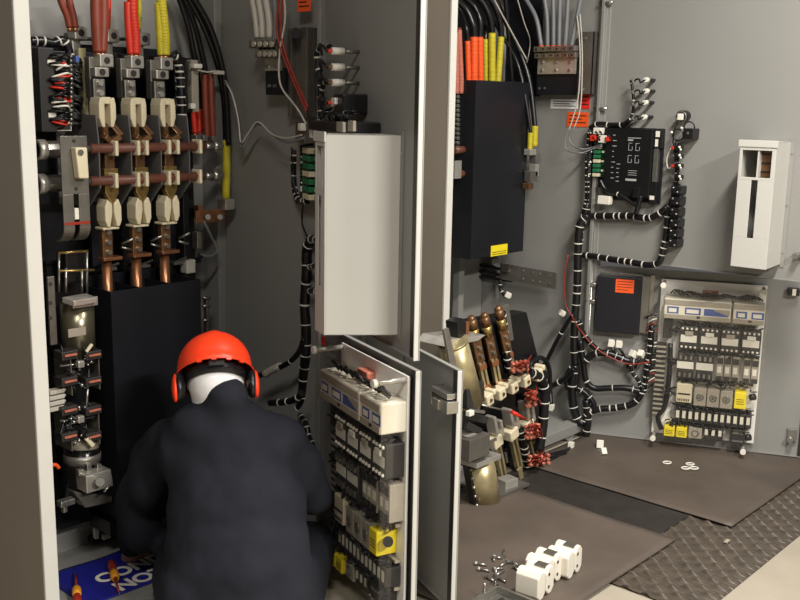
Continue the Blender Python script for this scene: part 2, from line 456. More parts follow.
# hinge rods
for F, par, za, zb in ((DRU, CUR, LZ, 2.3), (DRL, CUR, .05, .85)):
    part('hinge_rod', Bx(B().cyl((.008, -.02, za), (.008, -.02, zb), .006, n=10), F, CUR), STEEL, par)
    for v in ((108, 4) if F is DRU else (283, 300, 388)):
        q = F.at(585, v, -.02)
        part('hinge', Bx(B().cyl((-.02, -.024, q.z), (.05, -.024, q.z), .006, n=8).box(.0, .03, -.03, -.002, q.z-.012, q.z+.002), F, CUR), STEEL, par)

# ============================================================ BOXES ON THE DOORS
def slot_box(F, x0, x1, dpt, z0, z1, label, flare):
    t = thing('handle_cover', label, 'box', F, (x0, 0, z0))
    w = .004; y = -dpt
    sh = B()
    # left cheek, right cheek (leaning), top, bottom, and the front with its two openings
    sh.prism([(x0, -.003, z0), (x0, y, z0), (x0+w, y, z0), (x0+w, -.003, z0)], (0, 0, z1-z0))
    sh.prism([(x1+flare, -.003, z0), (x1+flare-w, -.003, z0), (x1-w, y, z0), (x1, y, z0)], (0, 0, z1-z0))
    for z in (z0, z1-w): sh.prism([(x0, -.003, z), (x1+flare, -.003, z), (x1, y, z), (x0, y, z)], (0, 0, w))
    part('shell', sh, PALEBOX, t, .0015)
    H = z1-z0; fr = B(); W_ = x1-x0
    za, zb = z1-.035, z1-.24*H-.02          # square opening
    sa, sb = z0+.70*H, z0+.24*H            # slot
    cx = x0+W_*.48
    fr.box(x0, x1, y-w, y, za, z1).box(x0, x1, y-w, y, sa, zb)
    fr.box(x0, x0+.012, y-w, y, zb, za).box(x1-.016, x1, y-w, y, zb, za)
    fr.box(x0, cx-.013, y-w, y, sb, sa).box(cx+.013, x1, y-w, y, sb, sa).box(x0, x1, y-w, y, z0, sb)
    fr.box(x0-.006, x1+.006, y-w-.004, y-w+.002, z1-.022, z1+.006)
    part('front_plate', fr, PALEBOX, t, .0012, 'front plate with a square opening and a long slot')
    part('grille', B().box(x0+W_*.55, x1-.016, y+.03, y+.034, zb, za), BRONZE, t)
    for k in range(3): part('grille_bar', B().box(x0+W_*.55, x1-.016, y+.026, y+.03, zb+.02+k*.035, zb+.026+k*.035), BLACK, t)
    part('divider', B().box(x0+W_*.5, x0+W_*.54, y, y+.06, zb, za), PALEBOX, t)
    part('flange', B().box(x1+flare, x1+flare+.018, -.004, -.001, z0-.01, z1+.012), PAINT, t)
    sc = B()
    for zz in (z0+.05, z0+.25, z1-.05): sc.cyl((x1+flare+.009, -.007, zz), (x1+flare+.009, -.003, zz), .003, n=8)
    part('screw', sc, STEEL, t)
    return t
yb = -.19
a = DRU.at(741, 141, yb); b_ = DRU.at(767, 270, yb)
slot_box(DRU, a.x, b_.x-.004, .19, b_.z, a.z, 'pale grey slotted handle cover high on the right door', DRU.at(781, 264, 0).x-b_.x)
a = DLU.at(325, 335, -.2); a2 = DLU.at(322, 135, -.2)
slot_box(DLU, a.x-.075, a.x+.004, .2, a.z, a2.z+.004, 'large pale grey metal box on the left door above the clear relay board', .075)

# ============================================================ FLOOR ITEMS
def block(u, v, rz, label):
    p = W.flat(u, v, .021); t = thing('insulator_block', label, 'block', Frame(0, 0, 0), p, 'cream insulator blocks on the rubber mat')
    w, d, h = .062, .085, .108
    pts = [(-w/2+.012, -d/2), (w/2-.012, -d/2), (w/2, -d/2+.012), (w/2, d/2-.012), (w/2-.012, d/2), (-w/2+.012, d/2), (-w/2, d/2-.012), (-w/2, -d/2+.012)]
    b = B()
    loc = lambda x, y, z: Vector((p.x+x, p.y+y, p.z+z))
    def slab(x0, x1, z0, z1, ch):
        q = [(x0, z0+ch), (x0+ch, z0), (x1-ch, z0), (x1, z0+ch), (x1, z1-ch), (x1-ch, z1), (x0+ch, z1), (x0, z1-ch)]
        b.prism([loc(x, -d/2, z) for x, z in q], (0, d, 0))
    slab(-.055, -.002, 0, h*.9, .016); slab(.003, .058, 0, h*.9, .018)
    part('body', b, BLOCKM, t, .004)
    part('clamp_slot', B().box(p.x+.012, p.x+.042, p.y-.03, p.y+.01, p.z+h*.86, p.z+h*.905), DULL, t)
    hb = B()
    for zz in (.028, .072): hb.cyl(loc(.02, -d/2-.001, zz), loc(.02, -d/2+.004, zz), .006, n=10)
    part('bolt_hole', hb, INK, t)
    t.rotation_euler = (0, 0, rz); return t
block(534, 593, .1, 'nearest of the three cream insulator blocks, by the perforated tray')
block(543, 580, .05, 'middle one of the three cream insulator blocks on the mat')
block(563, 572, .12, 'furthest right of the three cream insulator blocks on the mat')

def screw(u0, v0, u1, v1, up=False):
    p = W.flat(u0, v0, .026); q = W.flat(u1, v1, .024)
    if up: q = p+Vector((0, 0, .05)); p = p-Vector((0, 0, .005))
    t = thing('bolt', 'loose zinc bolt lying on the brown mat beside the cream blocks' if not up else 'zinc bolt standing on its head among the loose bolts', 'bolt', W, p, 'loose bolts on the mat' if not up else None)
    d = (q-p).normalized()
    part('shank', B().cyl(p, q, .0042, n=8), STEEL, t)
    part('head', B().cyl(p-d*.007, p+d*.001, .0085, n=6), STEEL, t)
for s in ((477, 563.5, 487, 565), (480, 569, 490, 571), (494, 558, 494, 561), (495, 557, 502, 558), (507, 562, 500, 566), (512, 562, 518, 565), (515, 567, 518, 570), (495, 569, 503, 568), (487, 577, 494, 581), (499, 578, 506, 582), (496, 575, 504, 571)):
    screw(*s)
screw(504, 556, 504, 550, False)
screw(495.5, 583, 0, 0, True)
for k, (u, v, rx) in enumerate(((667, 462.5, 0), (690, 464, .2), (685.5, 468, .1), (694, 468, 0))):
    p = W.flat(u, v, .024)
    solo('ring', B().torus(p, (.1*rx, .1, 1), .018, .0034, 18, 8), WHITE,
         'white ring lying alone on the brown mat' if k == 0 else 'white ring in the loose group of three on the brown mat', 'ring', group='white rings on the mat')
# perforated tray at the bottom edge
p = W.flat(497, 584, .05); x1, y1 = p.x, p.y
t = thing('perforated_tray', 'shallow perforated metal tray on the floor by the nearest cream block', 'tray', W, (x1, y1, .02))
b = B().box(x1-.22, x1-.0, y1-.42, y1, .021, .026).box(x1-.012, x1, y1-.42, y1, .026, .05).box(x1-.22, x1, y1-.012, y1, .026, .05).box(x1-.22, x1-.21, y1-.42, y1, .026, .05)
part('tray_body', b, STEEL, t, .002)
g = B()
for i in range(14):
    for j in range(5):
        g.box(x1-.19+j*.034, x1-.19+j*.034+.026, y1-.04-i*.026, y1-.04-i*.026-.014, .0262, .0275)
part('perforations', g, INK, t)
part('peg', B().cyl((x1-.075, y1-.004, .05), (x1-.075, y1-.004, .085), .005, n=10), STEEL, t)
# loose white plugs on the floor near the hinge
def plug(u, v, F, y, label, sx=.03, sz=.022, rz=.4, flat=None):
    p = W.flat(u, v, flat) if flat is not None else F.at(u, v, y)
    f = W if flat is not None else F
    t = thing('connector_plug', label, 'connector', f, p)
    rot = Matrix.Rotation(rz, 3, 'Z') @ Matrix.Rotation(rz*.6, 3, 'Y')
    c = p+Vector((0, 0, sz*.5)) if flat is not None else p
    part('housing', B().cbox(c, sx, sz*1.1, sz*1.3, rot), WHITE, t, .003)
    pb = B()
    for k in (-1, 0, 1): pb.cbox(c+rot @ Vector((sx*.5, k*sz*.3, 0)), .004, sz*.2, sz*.6, rot)
    part('pins', pb, BEIGEM, t)
    return t
plug(600, 447, W, 0, 'white connector plug on the dark mat at the end of the loose cable', .042, .03, .5, .02)
plug(603, 454, W, 0, 'smaller white connector plug on the mat below its neighbour by the door', .032, .024, 1.0, .02)
plug(571, 447, W, 0, 'white connector plug on the floor under the sill beam', .03, .022, .2, .02)
# ============================================================ RIGHT CUBICLE
# black barrier box
bx0, bx1, by0, by1 = 3.612, 4.032, 2.797, 2.93
t = thing('barrier_box', 'tall black barrier box with a small yellow label, hung in the right cubicle', 'box', W, (bx0, by0, .9))
b = B().box(bx0, bx1, by0, by0+.004, .905, 1.718).box(bx0, bx0+.004, by0+.004, by1, .905, 1.718).box(bx1-.004, bx1, by0+.004, by1, .905, 1.718)
part('cover', b, BLACKB, t, .001)
x0, x1, z0, z1 = rect(W, 491, 246, 507, 254, by0)
part('warning_label', B().box(x0, x1, by0-.0015, by0, z0, z1), LABELY, t, 0, 'yellow label')
tb = B()
for k in range(2): tb.box(x0+.01, x1-.01, by0-.002, by0-.0014, z0+.007+k*.01, z0+.010+k*.01)
part('printed_lines', tb, INK, t)
# mounting steelwork under the box, and terminal edge at its left
t = thing('busbar_support', 'row of terminals and brown shaft ends at the left edge of the black barrier box', 'support', W, (3.57, 2.9, .95))
b = B().box(3.555, 3.60, 2.93, 2.97, .95, 1.70); part('rail', b, DULL, t)
for v in (150, 174):
    q = W.at(458, v, 2.86); part('shaft_end', B().cyl(q-Vector((.03, 0, 0)), q+Vector((.05, 0, 0)), .017), SHAFT, t); part('end_cap', B().cyl(q+Vector((.05, 0, 0)), q+Vector((.058, 0, 0)), .02), CREAM, t)
for k in range(14):
    q = W.at(455.5, 92+k*4.6, 2.88); part('terminal_screw', B().cyl(q, q+Vector((0, -.02, 0)), .008, n=8), STEEL, t)
q0 = W.at(454, 165, 2.85)
part('bracket', B().box(q0.x-.02, q0.x+.03, 2.83, 2.85, q0.z-.06, q0.z+.02), ALU, t)
# right hand lugs beside the box
t = thing('earth_lug_stack', 'silver lug stack with yellow sleeves at the right edge of the black barrier box', 'connector', W, W.at(533, 185, 2.77))
for u, v, w, h, m in ((530, 152, .05, .03, ALU), (535, 158, .04, .05, STEEL), (531, 176, .06, .05, DULL), (528, 186, .04, .03, BRONZE), (534, 170, .03, .06, ALU)):
    q = W.at(u, v, 2.77); part('lug' if m is not BRONZE else 'clamp', B().cbox(q, w, .04, h), m, t, .003)
def cable(label, pts, r, m, sleeve=None, ms=None, cat='cable', group=None, rs=None, ring=True):
    """a cable along pts, with a coloured sleeve along `sleeve`"""
    t = thing('power_cable', label, cat, W, pts[0], group)
    part('jacket', B().tube(pts, r, 10, 8), m, t)
    if sleeve:
        rs = rs or r*1.18
        part('sleeve', B().tube(sleeve, rs, 12, 6), ms, t)
        if ring:
            P = spline(sleeve, 10); b = B()
            for i in range(2, len(P)-1, 2):
                b.torus(P[i], P[i+1]-P[i-1], rs, .0016, 12, 5)
            part('tape_edges', b, ms, t)
    return t
ct = by0+.07
def up_cable(u0, v0, u1, v1, col, name, y, r=.014, arc=None):
    q0 = W.at(u0, v0, y); q1 = W.at(u1, v1, y)
    sl = [q0-Vector((0, 0, .06)), q0, q0.lerp(q1, .5), q1]
    pt = [q1-Vector((0, 0, .02)), q1+Vector((0, 0, .01))]+[W.at(a, b, y+dy) for a, b, dy in (arc or [])]
    cable(name, pt, r, CABLE if arc else MAROON, sl, col, group=None, rs=r*1.15)
up_cable(456.5, 80, 456, 33, SALMON, 'leftmost brown sleeved cable behind the pale post, entering the black box', ct+.0, .011)
up_cable(461, 80, 459, 30, SALMON, 'second brown sleeved cable entering the top of the black box', ct+.01, .011)
up_cable(468.5, 80, 467.5, 41, ORANGE, 'thin orange sleeved black cable, left of the two thicker orange ones', ct, .011, [(466, 28, .0), (460, 10, .05), (448, -6, .08)])
up_cable(474, 80, 474, 37, ORANGE, 'middle orange sleeved black cable entering the black box', ct, .016, [(473, 25, 0), (465, 8, .03), (450, -6, .06), (440, -14, .08)])
up_cable(480.5, 80, 480, 37, ORANGE, 'right orange sleeved black cable entering the black box', ct, .013, [(480, 20, 0), (473, 5, .03), (458, -8, .06), (448, -16, .08)])
up_cable(486, 80, 485.5, 39, YELLOW, 'left yellow taped cable beside the orange cables', ct+.03, .012, [(486, 30, .01), (485, 27, .04)])
up_cable(492, 80, 492, 33, YELLOW, 'middle yellow taped black cable entering the black box', ct, .015, [(490, 18, 0), (483, 3, .02), (472, -8, .05)])
up_cable(498, 80, 501, 37, YELLOW, 'right yellow taped black cable leaning outward into the black box', ct, .014, [(500, 22, 0), (493, 3, .02), (482, -8, .05)])
# black cables swinging down to the right of the box
for k, (dx, dv) in enumerate(((0, 0), (-9, 4))):
    pts = [W.at(492+dx, -8, 2.95), W.at(506+dx, 22+dv, 2.91), W.at(521+dx*.6, 55+dv, 2.86), W.at(530+dx*.7, 85+dv, 2.81), W.at(535+dx*.5, 128+dv, 2.77), W.at(534.6+dx*.5, 142+dv, 2.77)]
    cable(('black cable swinging down past the right edge of the black box', 'thinner black cable behind the right edge of the black box')[k], pts, .013 if k == 0 else .009, CABLE,
          [W.at(535+dx*.5, 126+dv*1.7, 2.77), W.at(534.6+dx*.5, 134+dv*1.7, 2.77), W.at(534.4+dx*.5, 146+dv*1.7, 2.77)], YELLOW, rs=.016 if k == 0 else .012)
for k, (pp, r, m, lb) in enumerate((
     (((490, -8), (505, 20), (517, 42), (527, 60)), .004, PALEC, 'thin pale wire running down beside the black swinging cable'),
     (((516, -6), (524, 22), (530, 40), (528, 58), (525, 66)), .003, PALEC, 'thin bent pale wire hanging against the dark back board'),
     (((505, -6), (509, 40), (512, 80), (513, 120)), .011, CABLE, 'black cable hanging straight behind the barrier box'))):
    cable(lb, [W.at(u, v, 2.84+.02*k) for u, v in pp], r, m)
# ground block on the side wall, with grey cables
def ground_block(F, lugs, box, label, y=-.05, ncol=6, plate=None):
    u0, v0, u1, v1 = box
    a = F.at(u0, v0, y); b_ = F.at(u1, v1, y)
    t = thing('ground_block', label, 'terminal block', F, (a.x, y, b_.z))
    x0, x1, z0, z1 = min(a.x, b_.x), max(a.x, b_.x), b_.z, a.z; H = z1-z0
    part('insulator', B().box(x0, x1, y, -.002, z0, z0+H*.48), BLACKB, t, .002)
    part('bus_plate', B().box(x0+.01, x1-.01, y-.012, y+.002, z0+H*.42, z0+H*.78), ALU, t, .002)
    w = (x1-x0)/ncol
    for k in range(ncol):
        for r_ in range(2):
            part('lug', B().box(x0+k*w+.002, x0+(k+1)*w-.002, y-.03-.01*r_, y-.002, z0+H*(.74+.13*r_), z0+H*(.85+.13*r_)), STEEL, t, .002)
            c = ((x0+(k+.5)*w), y-.03-.01*r_, z0+H*(.795+.13*r_)); part('set_screw', B().cyl(c, (c[0], c[1]-.004, c[2]), .005, n=8), INK, t)
    bb = B()
    for k in range(max(2, ncol//2)):
        for r_ in (.5, .66): c = (x0+(k+.5)*(x1-x0)/max(2, ncol//2), y-.012, z0+H*r_); bb.cyl(c, (c[0], c[1]-.006, c[2]), .007, n=6)
    part('bolt', bb, STEEL, t)
    part('stud', B().cyl((x0+.02, y, z0+.03), (x0+.02, y-.006, z0+.03), .006, n=6).cyl((x0+.05, y, z0+.03), (x0+.05, y-.006, z0+.03), .006, n=6), STEEL, t)
    return t, x0, x1, z0, z1
gb, gx0, gx1, gz0, gz1 = ground_block(WR, None, (538, 46, 577, 95), 'ground terminal block with six grey cables on the right cubicle wall', -.06)
# grey cables falling into the block
for k, (a, m_, c) in enumerate((((524, -4), (536, 18), (541.5, 47)), ((544, -4), (547, 18), (547.5, 47)), ((553, -4), (553.5, 18), (553.5, 47)),
                               ((560, -4), (559.5, 18), (559, 47)), ((568, -4), (567, 18), (565, 47)), ((581, -4), (577, 18), (571, 47)))):
    cable('%s of the six grey cables above the right ground block' % ('leftmost', 'second', 'third', 'fourth', 'fifth', 'rightmost')[k],
          [WR.m @ WR.at(*q, -.075) for q in (a, m_, c)], .0105, GREYC,
          [WR.m @ WR.at(*q, -.075) for q in ((c[0], c[1]+1.5), (c[0], c[1]-1.5))], ORANGE, group=None, rs=.0112, ring=False)
# pale wires beside the ground block
for k, (pts, m, lb) in enumerate((
   (((577, 16), (579.5, 40), (580, 70), (578, 98), (573, 118), (569, 130)), PALEC, 'left thin pale wire falling over the right wall labels'),
   (((580, 14), (582, 45), (582, 80), (580, 110), (574, 128)), PALEC, 'right thin pale wire falling over the right wall labels'))):
    cable(lb, [WR.m @ WR.at(u, v, -.09) for u, v in pts], .003, m)
# loops of grey wire to the controller
for k, pts in enumerate((((569, 128, -.09), (565, 140, -.09), (567, 150, -.09), (580, 153, -.1)), ((574, 128, -.09), (569, 138, -.09), (574, 146, -.09), (582, 149, -.1)))):
    P = [WR.m @ WR.at(*q) for q in pts]+[DRU.m @ DRU.at(590, 150-2*k, -.05), DRU.m @ DRU.at(602, 146-2*k, -.06)]
    cable(('lower grey wire looping from the side wall to the green terminals', 'upper grey wire looping from the side wall to the green terminals')[k], P, .0035, GREYC)
# steel channel on wall behind the block
x0, x1, z0, z1 = rect(WR, 580, 32, 591, 94, -.04)
t = thing('mounting_channel', 'dark steel channel beside the right ground block', 'bracket', WR, (x0, 0, z0))
part('channel', B().box(x0, x1, -.04, -.036, z0, z1).box(x0, x0+.004, -.04, 0, z0, z1).box(x1-.004, x1, -.04, 0, z0, z1), DULL, t)
for zz in (z0+.02, z1-.03): part('bolt', B().cyl((x0+.03, -.047, zz), (x0+.03, -.04, zz), .008, n=6), STEEL, t)
# labels on the wall
def label(F, u0, v0, u1, v1, m, lb, y=-.001, lines=3, name='wall_label', ink=INK):
    x0, x1, z0, z1 = rect(F, u0, v0, u1, v1, y); g = F
    t = thing(name, lb, 'label', g, (x0, y, z0))
    part('plate', B().box(x0, x1, y-.002, y, z0, z1), m, t)
    b = B(); h = (z1-z0)/(lines+1.2)
    for k in range(lines):
        zc = z1-h*(k+1)
        b.box(x0+(x1-x0)*.1, x0+(x1-x0)*(.9 if k % 2 == 0 else .7), y-.0026, y-.002, zc-h*.16, zc+h*.16)
    part('printed_lines', b, ink, t); return t
label(WR, 551, 99, 578, 109, LABELW, 'white printed label on the right cubicle wall')
label(WR, 580, 93, 589.5, 109, LABELR, 'red label at the edge of the right cubicle wall')
label(WR, 567.5, 112, 588, 127, LABELO, 'orange label under the red label on the right cubicle wall')
# slide rail on the side wall
t = thing('guide_rail', 'dark guide rails ending in a perforated steel plate on the right cubicle wall', 'rail', WR, WR.at(500, 275, -.08))
for v0, v1 in ((262, 271), (268, 277), (274, 281)):
    a = WR.at(464, v0, -.05); c = WR.at(512, v1, -.05); part('rail_bar', B().bar(a, c, .012, .02), BLACKB, t, .001)
a = WR.at(500, 271, -.07); c = WR.at(556, 281, -.07); h = (WR.at(530, 266, -.07)-WR.at(530, 287, -.07)).z
part('plate', B().bar(a, c, h*.78, .004), DULL, t, .001)
hb = B()
for u in (523, 533, 540, 550):
    for dv in (-4, 4):
        q = WR.at(u, 275.5+(u-527)*.178+dv, -.0725); hb.cyl(q, q+Vector((0, -.003, 0)), .006, n=8)
part('bolt', hb, STEEL, t)
part('knob', B().cyl(WR.at(495, 262, -.07), WR.at(495, 262, -.1), .018), STEEL, t)
part('bracket', B().cbox(WR.at(506, 268, -.075), .05, .02, .04), DULL, t, .002)
harness('short black lead with a white plug hanging under the guide rail', WR, [WR.at(500, 280, -.07), WR.at(501, 290, -.07), WR.at(506, 297, -.07)], .009, .04)
plug(508, 295, WR, -.08, 'white connector plug hanging below the guide rails', .03, .022, .7)
plug(562, 313, WR, -.08, 'white connector plug by the top of the vertical harness near the hinge', .028, .022, .9)
plug(551, 407, WR, -.10, 'white connector plug low beside the contactor harness', .028, .026, .3)

# ---------------------------------------------------- contactor standing on the floor in front of the right cubicle
YC = 2.40
def C(u, v, y=YC): return W.at(u, v, y)
t = thing('vacuum_contactor', 'withdrawn contactor with copper poles and metal cylinders standing on the mat', 'contactor', W, C(495, 500)*1)
CT = t
def c3(pts, y=YC): return [C(u, v, y) for u, v in pts]
# black moulded base behind everything
b = B().prism(c3(((474, 322), (527, 312), (548, 395), (545, 470), (500, 505), (462, 512), (462, 380)), YC+.10), (0, .08, 0))
part('base_plate', b, BLACK, t, .006)
tl = (C(470, 320)-C(484, 385)).normalized()
for k, (u0, v0, u1, v1) in enumerate(((471, 322, 486, 388), (484, 319, 498, 384), (498, 312, 513, 376))):
    p0 = C(u0+1, v0, YC); p1 = C(u1, v1, YC); d = (p1-p0); 
    part('terminal_cap', B().cyl(p0-d*.04, p0+d*.10, .020).ball(p0-d*.04, .018), BRONZE, t, 0, 'brown terminal cap')
    part('ferrule', B().cyl(p0+d*.10, p0+d*.26, .021, .018), BRASS, t)
    part('busbar', B().bar(p0+d*.26, p0+d*.60, .042, .016, (.3, 1, 0)), BRONZE, t, .003)
    bb = B()
    for f in (.38, .50): bb.cyl(p0+d*f+Vector((0, -.016, 0)), p0+d*f, .009, n=6)
    part('bolt', bb, STEEL, t)
    part('contact_link', B().bar(p0+d*.60+Vector((-.012, 0, 0)), p0+d*1.02+Vector((-.012, 0, 0)), .012, .022, (.3, 1, 0)).bar(p0+d*.60+Vector((.014, 0, 0)), p0+d*1.02+Vector((.014, 0, 0)), .012, .022, (.3, 1, 0)), YZINC, t, .002)
    part('bridge', B().bar(p0+d*.62, p0+d*.70, .036, .03, (.3, 1, 0)).bar(p0+d*.94, p0+d*1.02, .036, .03, (.3, 1, 0)), COPPER, t, .002)
    part('arc_chute', B().bar(p0+d*.2+Vector((.035, .04, 0)), p0+d*1.0+Vector((.035, .04, 0)), .03, .06, (.3, 1, 0)), GLOSSB, t, .004)
# upper row of cream insulators, stepping up to the right
for k in range(5):
    u = 486+k*12.5; v = 399-k*6.2; q = C(u, v, YC-.03)
    rot = Matrix.Rotation(-.25, 3, 'Y')
    part('insulator', B().cbox(q, .046, .05, .05, rot).cbox(q+Vector((.028, .0, .028)), .022, .05, .024, rot), CREAM, t, .006, 'cream insulator')
    part('insulator_bolt', B().cyl(q+Vector((0, -.03, 0)), q+Vector((0, -.025, 0)), .008, n=6), BRONZE, t)
b = B()
for k in range(4): b.cbox(C(491+k*13, 390-k*6.4, YC-.01), .03, .03, .035)
part('contact_finger', b, BRONZE, t, .003)
part('cross_bar', B().bar(C(480, 407, YC+.02), C(546, 374, YC+.02), .03, .03), BLACK, t)
# middle row: jaws
for k in range(3):
    u = 492+k*16; v = 425-k*7.5
    rot = Matrix.Rotation(-.3, 3, 'Y'); q = C(u, v, YC-.02)
    part('jaw', B().cbox(q, .018, .05, .09, rot).cbox(q+Vector((.045, 0, -.02)), .016, .05, .08, rot), ALU, t, .004)
    part('jaw_insulator', B().cbox(q+Vector((.02, .0, -.075)), .06, .055, .05, rot), CREAM, t, .006)
    p0 = C(u+4, v+18, YC-.01); p1 = C(u+11, v+52-k*2, YC-.01)
    part('lower_busbar', B().bar(p0+Vector((-.012, 0, 0)), p1+Vector((-.012, 0, 0)), .013, .02).bar(p0+Vector((.016, 0, 0)), p1+Vector((.016, 0, 0)), .013, .02), YZINC, t, .002)
    part('lower_tip', B().cyl(p1, p1+Vector((.006, 0, -.045)), .018, .008), STEEL, t)
    part('lower_chute', B().bar(p0+Vector((.04, .04, .03)), p1+Vector((.045, .04, -.04)), .03, .06), GLOSSB, t, .003)
# front cylinders
p0 = C(453, 343, YC-.10); p1 = C(469, 402, YC-.10)
part('metal_cylinder', B().cyl(p0, p1, .058, n=28).cyl(p0+(p0-p1)*.0, p0+(p0-p1)*.03, .060, n=28), YZINC, t, 0, 'yellow zinc upper cylinder')
q = C(464, 341, YC-.11); part('top_bracket', B().prism(c3(((445, 347), (478, 341), (486, 335), (451, 339)), YC-.12), (0, .14, 0)), ALU, t, .002)
part('side_plate', B().prism(c3(((444, 330), (449, 328), (459, 375), (453, 378)), YC-.15), (0, .012, 0)), STEEL, t, .002)
part('coil_top', B().cbox(C(456, 328, YC-.09), .05, .06, .07, Matrix.Rotation(-.15, 3, 'Y')), BLACK, t, .004)
part('coil_clip', B().cbox(C(463, 327, YC-.10), .018, .05, .05), COPPER, t, .003)
part('bracket_wing', B().prism(c3(((502, 306), (509, 304), (514, 340), (507, 342)), YC+.09), (0, .01, 0)), STEEL, t, .002)
q = C(470, 394, YC-.12); part('relay_box', B().cbox(q, .11, .06, .085, Matrix.Rotation(-.1, 3, 'Y')), DARKM, t, .004, 'dark relay box')
part('relay_screw', B().cyl(q+Vector((.02, -.033, 0)), q+Vector((.02, -.028, 0)), .01, n=8), BRONZE, t)
p0 = C(478, 460, YC-.10); p1 = C(485, 504, YC-.10)
part('metal_cylinder', B().cyl(p0, p1, .066, n=28), YZINC, t, 0, 'dull lower cylinder')
for s_ in (-1, 1):
    part('studded_flange', B().bar(p0+Vector((s_*.075, .0, 0)), p1+Vector((s_*.07, 0, 0)), .016, .03), BLACK, t)
    for k in range(5):
        qq = p0.lerp(p1, .08+.2*k)+Vector((s_*.075, -.02, 0)); part('stud', B().ball(qq, .007), STEEL, t)
part('cylinder_cap', B().box(p0.x-.085, p0.x+.075, p0.y-.06, p0.y+.05, p0.z, p0.z+.022), ALU, t, .002)
q = C(474, 446, YC-.14); part('gear_box', B().cbox(q, .13, .06, .09), DULL, t, .004, 'grey gear box')
part('gear_box_lid', B().prism(c3(((466, 437), (474, 433), (482, 434), (484, 438)), YC-.14), (0, .06, 0)), ALU, t, .002)
q = C(486, 437, YC-.12); part('linkage', B().bar(C(478, 448, YC-.16), C(496, 439, YC-.16), .01, .01).bar(C(480, 440, YC-.16), C(494, 450, YC-.16), .01, .01).bar(C(470, 410, YC-.16), C(484, 412, YC-.16), .012, .01), STEEL, t)
q = C(507, 484, YC-.10); part('end_box', B().cbox(q, .075, .06, .055, Matrix.Rotation(-.15, 3, 'Z')), ALU, t, .003, 'bright metal end box')
part('brass_tab', B().bar(C(519, 468, YC-.06), C(522, 484, YC-.06), .03, .012), YZINC, t, .003)
part('foot_plate', B().prism([(C(470, 512).x, YC-.15, .02), (C(500, 500).x, YC-.15, .02), (C(500, 500).x, YC+.12, .02), (C(470, 512).x, YC+.12, .02)], (0, 0, .012)), DULL, t)
for k, (a, b2) in enumerate((((466, 425), (480, 432)), ((468, 416), (486, 420)), ((466, 404), (478, 409)))):
    part('lever', B().bar(C(*a, YC-.13), C(*b2, YC-.13), .03, .02), DARKM if k != 2 else STEEL, t, .003)
part('small_bracket', B().cbox(C(470, 413, YC-.17), .03, .02, .02), WHITE, t, .002)
# clusters of red terminals with wires
for (u, v, w, h) in ((518, 366, 13, 7), (529, 399, 8, 11), (530, 431, 10, 10), (537, 460, 18, 9)):
    b = B(); n = 3
    for i in range(4):
        for j in range(n):
            q = C(u-w/2+w*i/3, v-h/2+h*j/2-i*.6, YC-.06+.02*random.random())
            b.cyl(q, q+Vector((random.uniform(-.012, .012), -.022, random.uniform(-.012, .004))), .0085, .007, n=8)
    part('wire_terminal', b, PINKR, t, 0, 'salmon red wire terminal')
    part('terminal_carrier', B().cbox(C(u, v, YC+.0), .11, .07, .06), BLACK, t, .004)
    wb = B()
    for i in range(7):
        a = C(u-w/2+w*random.random(), v-h/2+h*random.random(), YC-.08)
        e = C(u+random.uniform(-6, 14), v+random.uniform(-14, 12), YC-.03)
        wb.tube([a, a+Vector((0, -.03, .02)), e], .0032, 5, 4)
    part('wires', wb, CABLE if h > 12 else DRED, t)
part('test_probe', B().cyl(C(512, 412, YC-.12), C(525, 419, YC-.12), .009, .006), RED, t, 0, 'bright red plug sleeve')
part('probe_shaft', B().cyl(C(482, 405, YC-.12), C(512, 412, YC-.12), .0035), STEEL, t)
# left tie of wires beside the poles
harness('black tied wire bundle along the right side of the copper poles', W, [C(502, 312, YC+.02), C(505, 335, YC+.02), C(507, 355, YC), C(510, 372, YC)], .016, .028)
harness('thick taped harness bending down from the contactor terminals', W, [C(528, 372, YC-.04), C(538, 376, YC-.04), (C(544, 388, YC-.04)), C(544, 410, YC-.04), C(542, 432, YC-.04), C(539, 450, YC-.04)], .022, .05)
harness('short tied bundle above the lowest red terminals of the contactor', W, [C(520, 428, YC-.02), C(524, 446, YC-.02), C(528, 466, YC-.02)], .018, .03)
harness('thin black loop of cable between contactor and hinge', W, [C(528, 374, YC+.05), C(533, 361, YC+.06), C(542, 358, YC+.08), C(549, 368, YC+.08), C(550, 390, YC+.08), C(551, 404, YC+.06)], .011, .07, tie=False)
p = W.flat(560, 452, .02)
t = thing('loose_wires', 'loose black wires lying on the floor under the sill', 'wires', W, p)
for k in range(6):
    a = W.flat(540+random.random()*8, 455+random.random()*4, .026); b_ = W.flat(552+random.random()*6, 452+random.random()*7, .026); e = W.flat(566+random.random()*6, 446+random.random()*7, .026)
    part('wire', B().tube([a, b_, e], .004, 6, 5), CABLE, t)
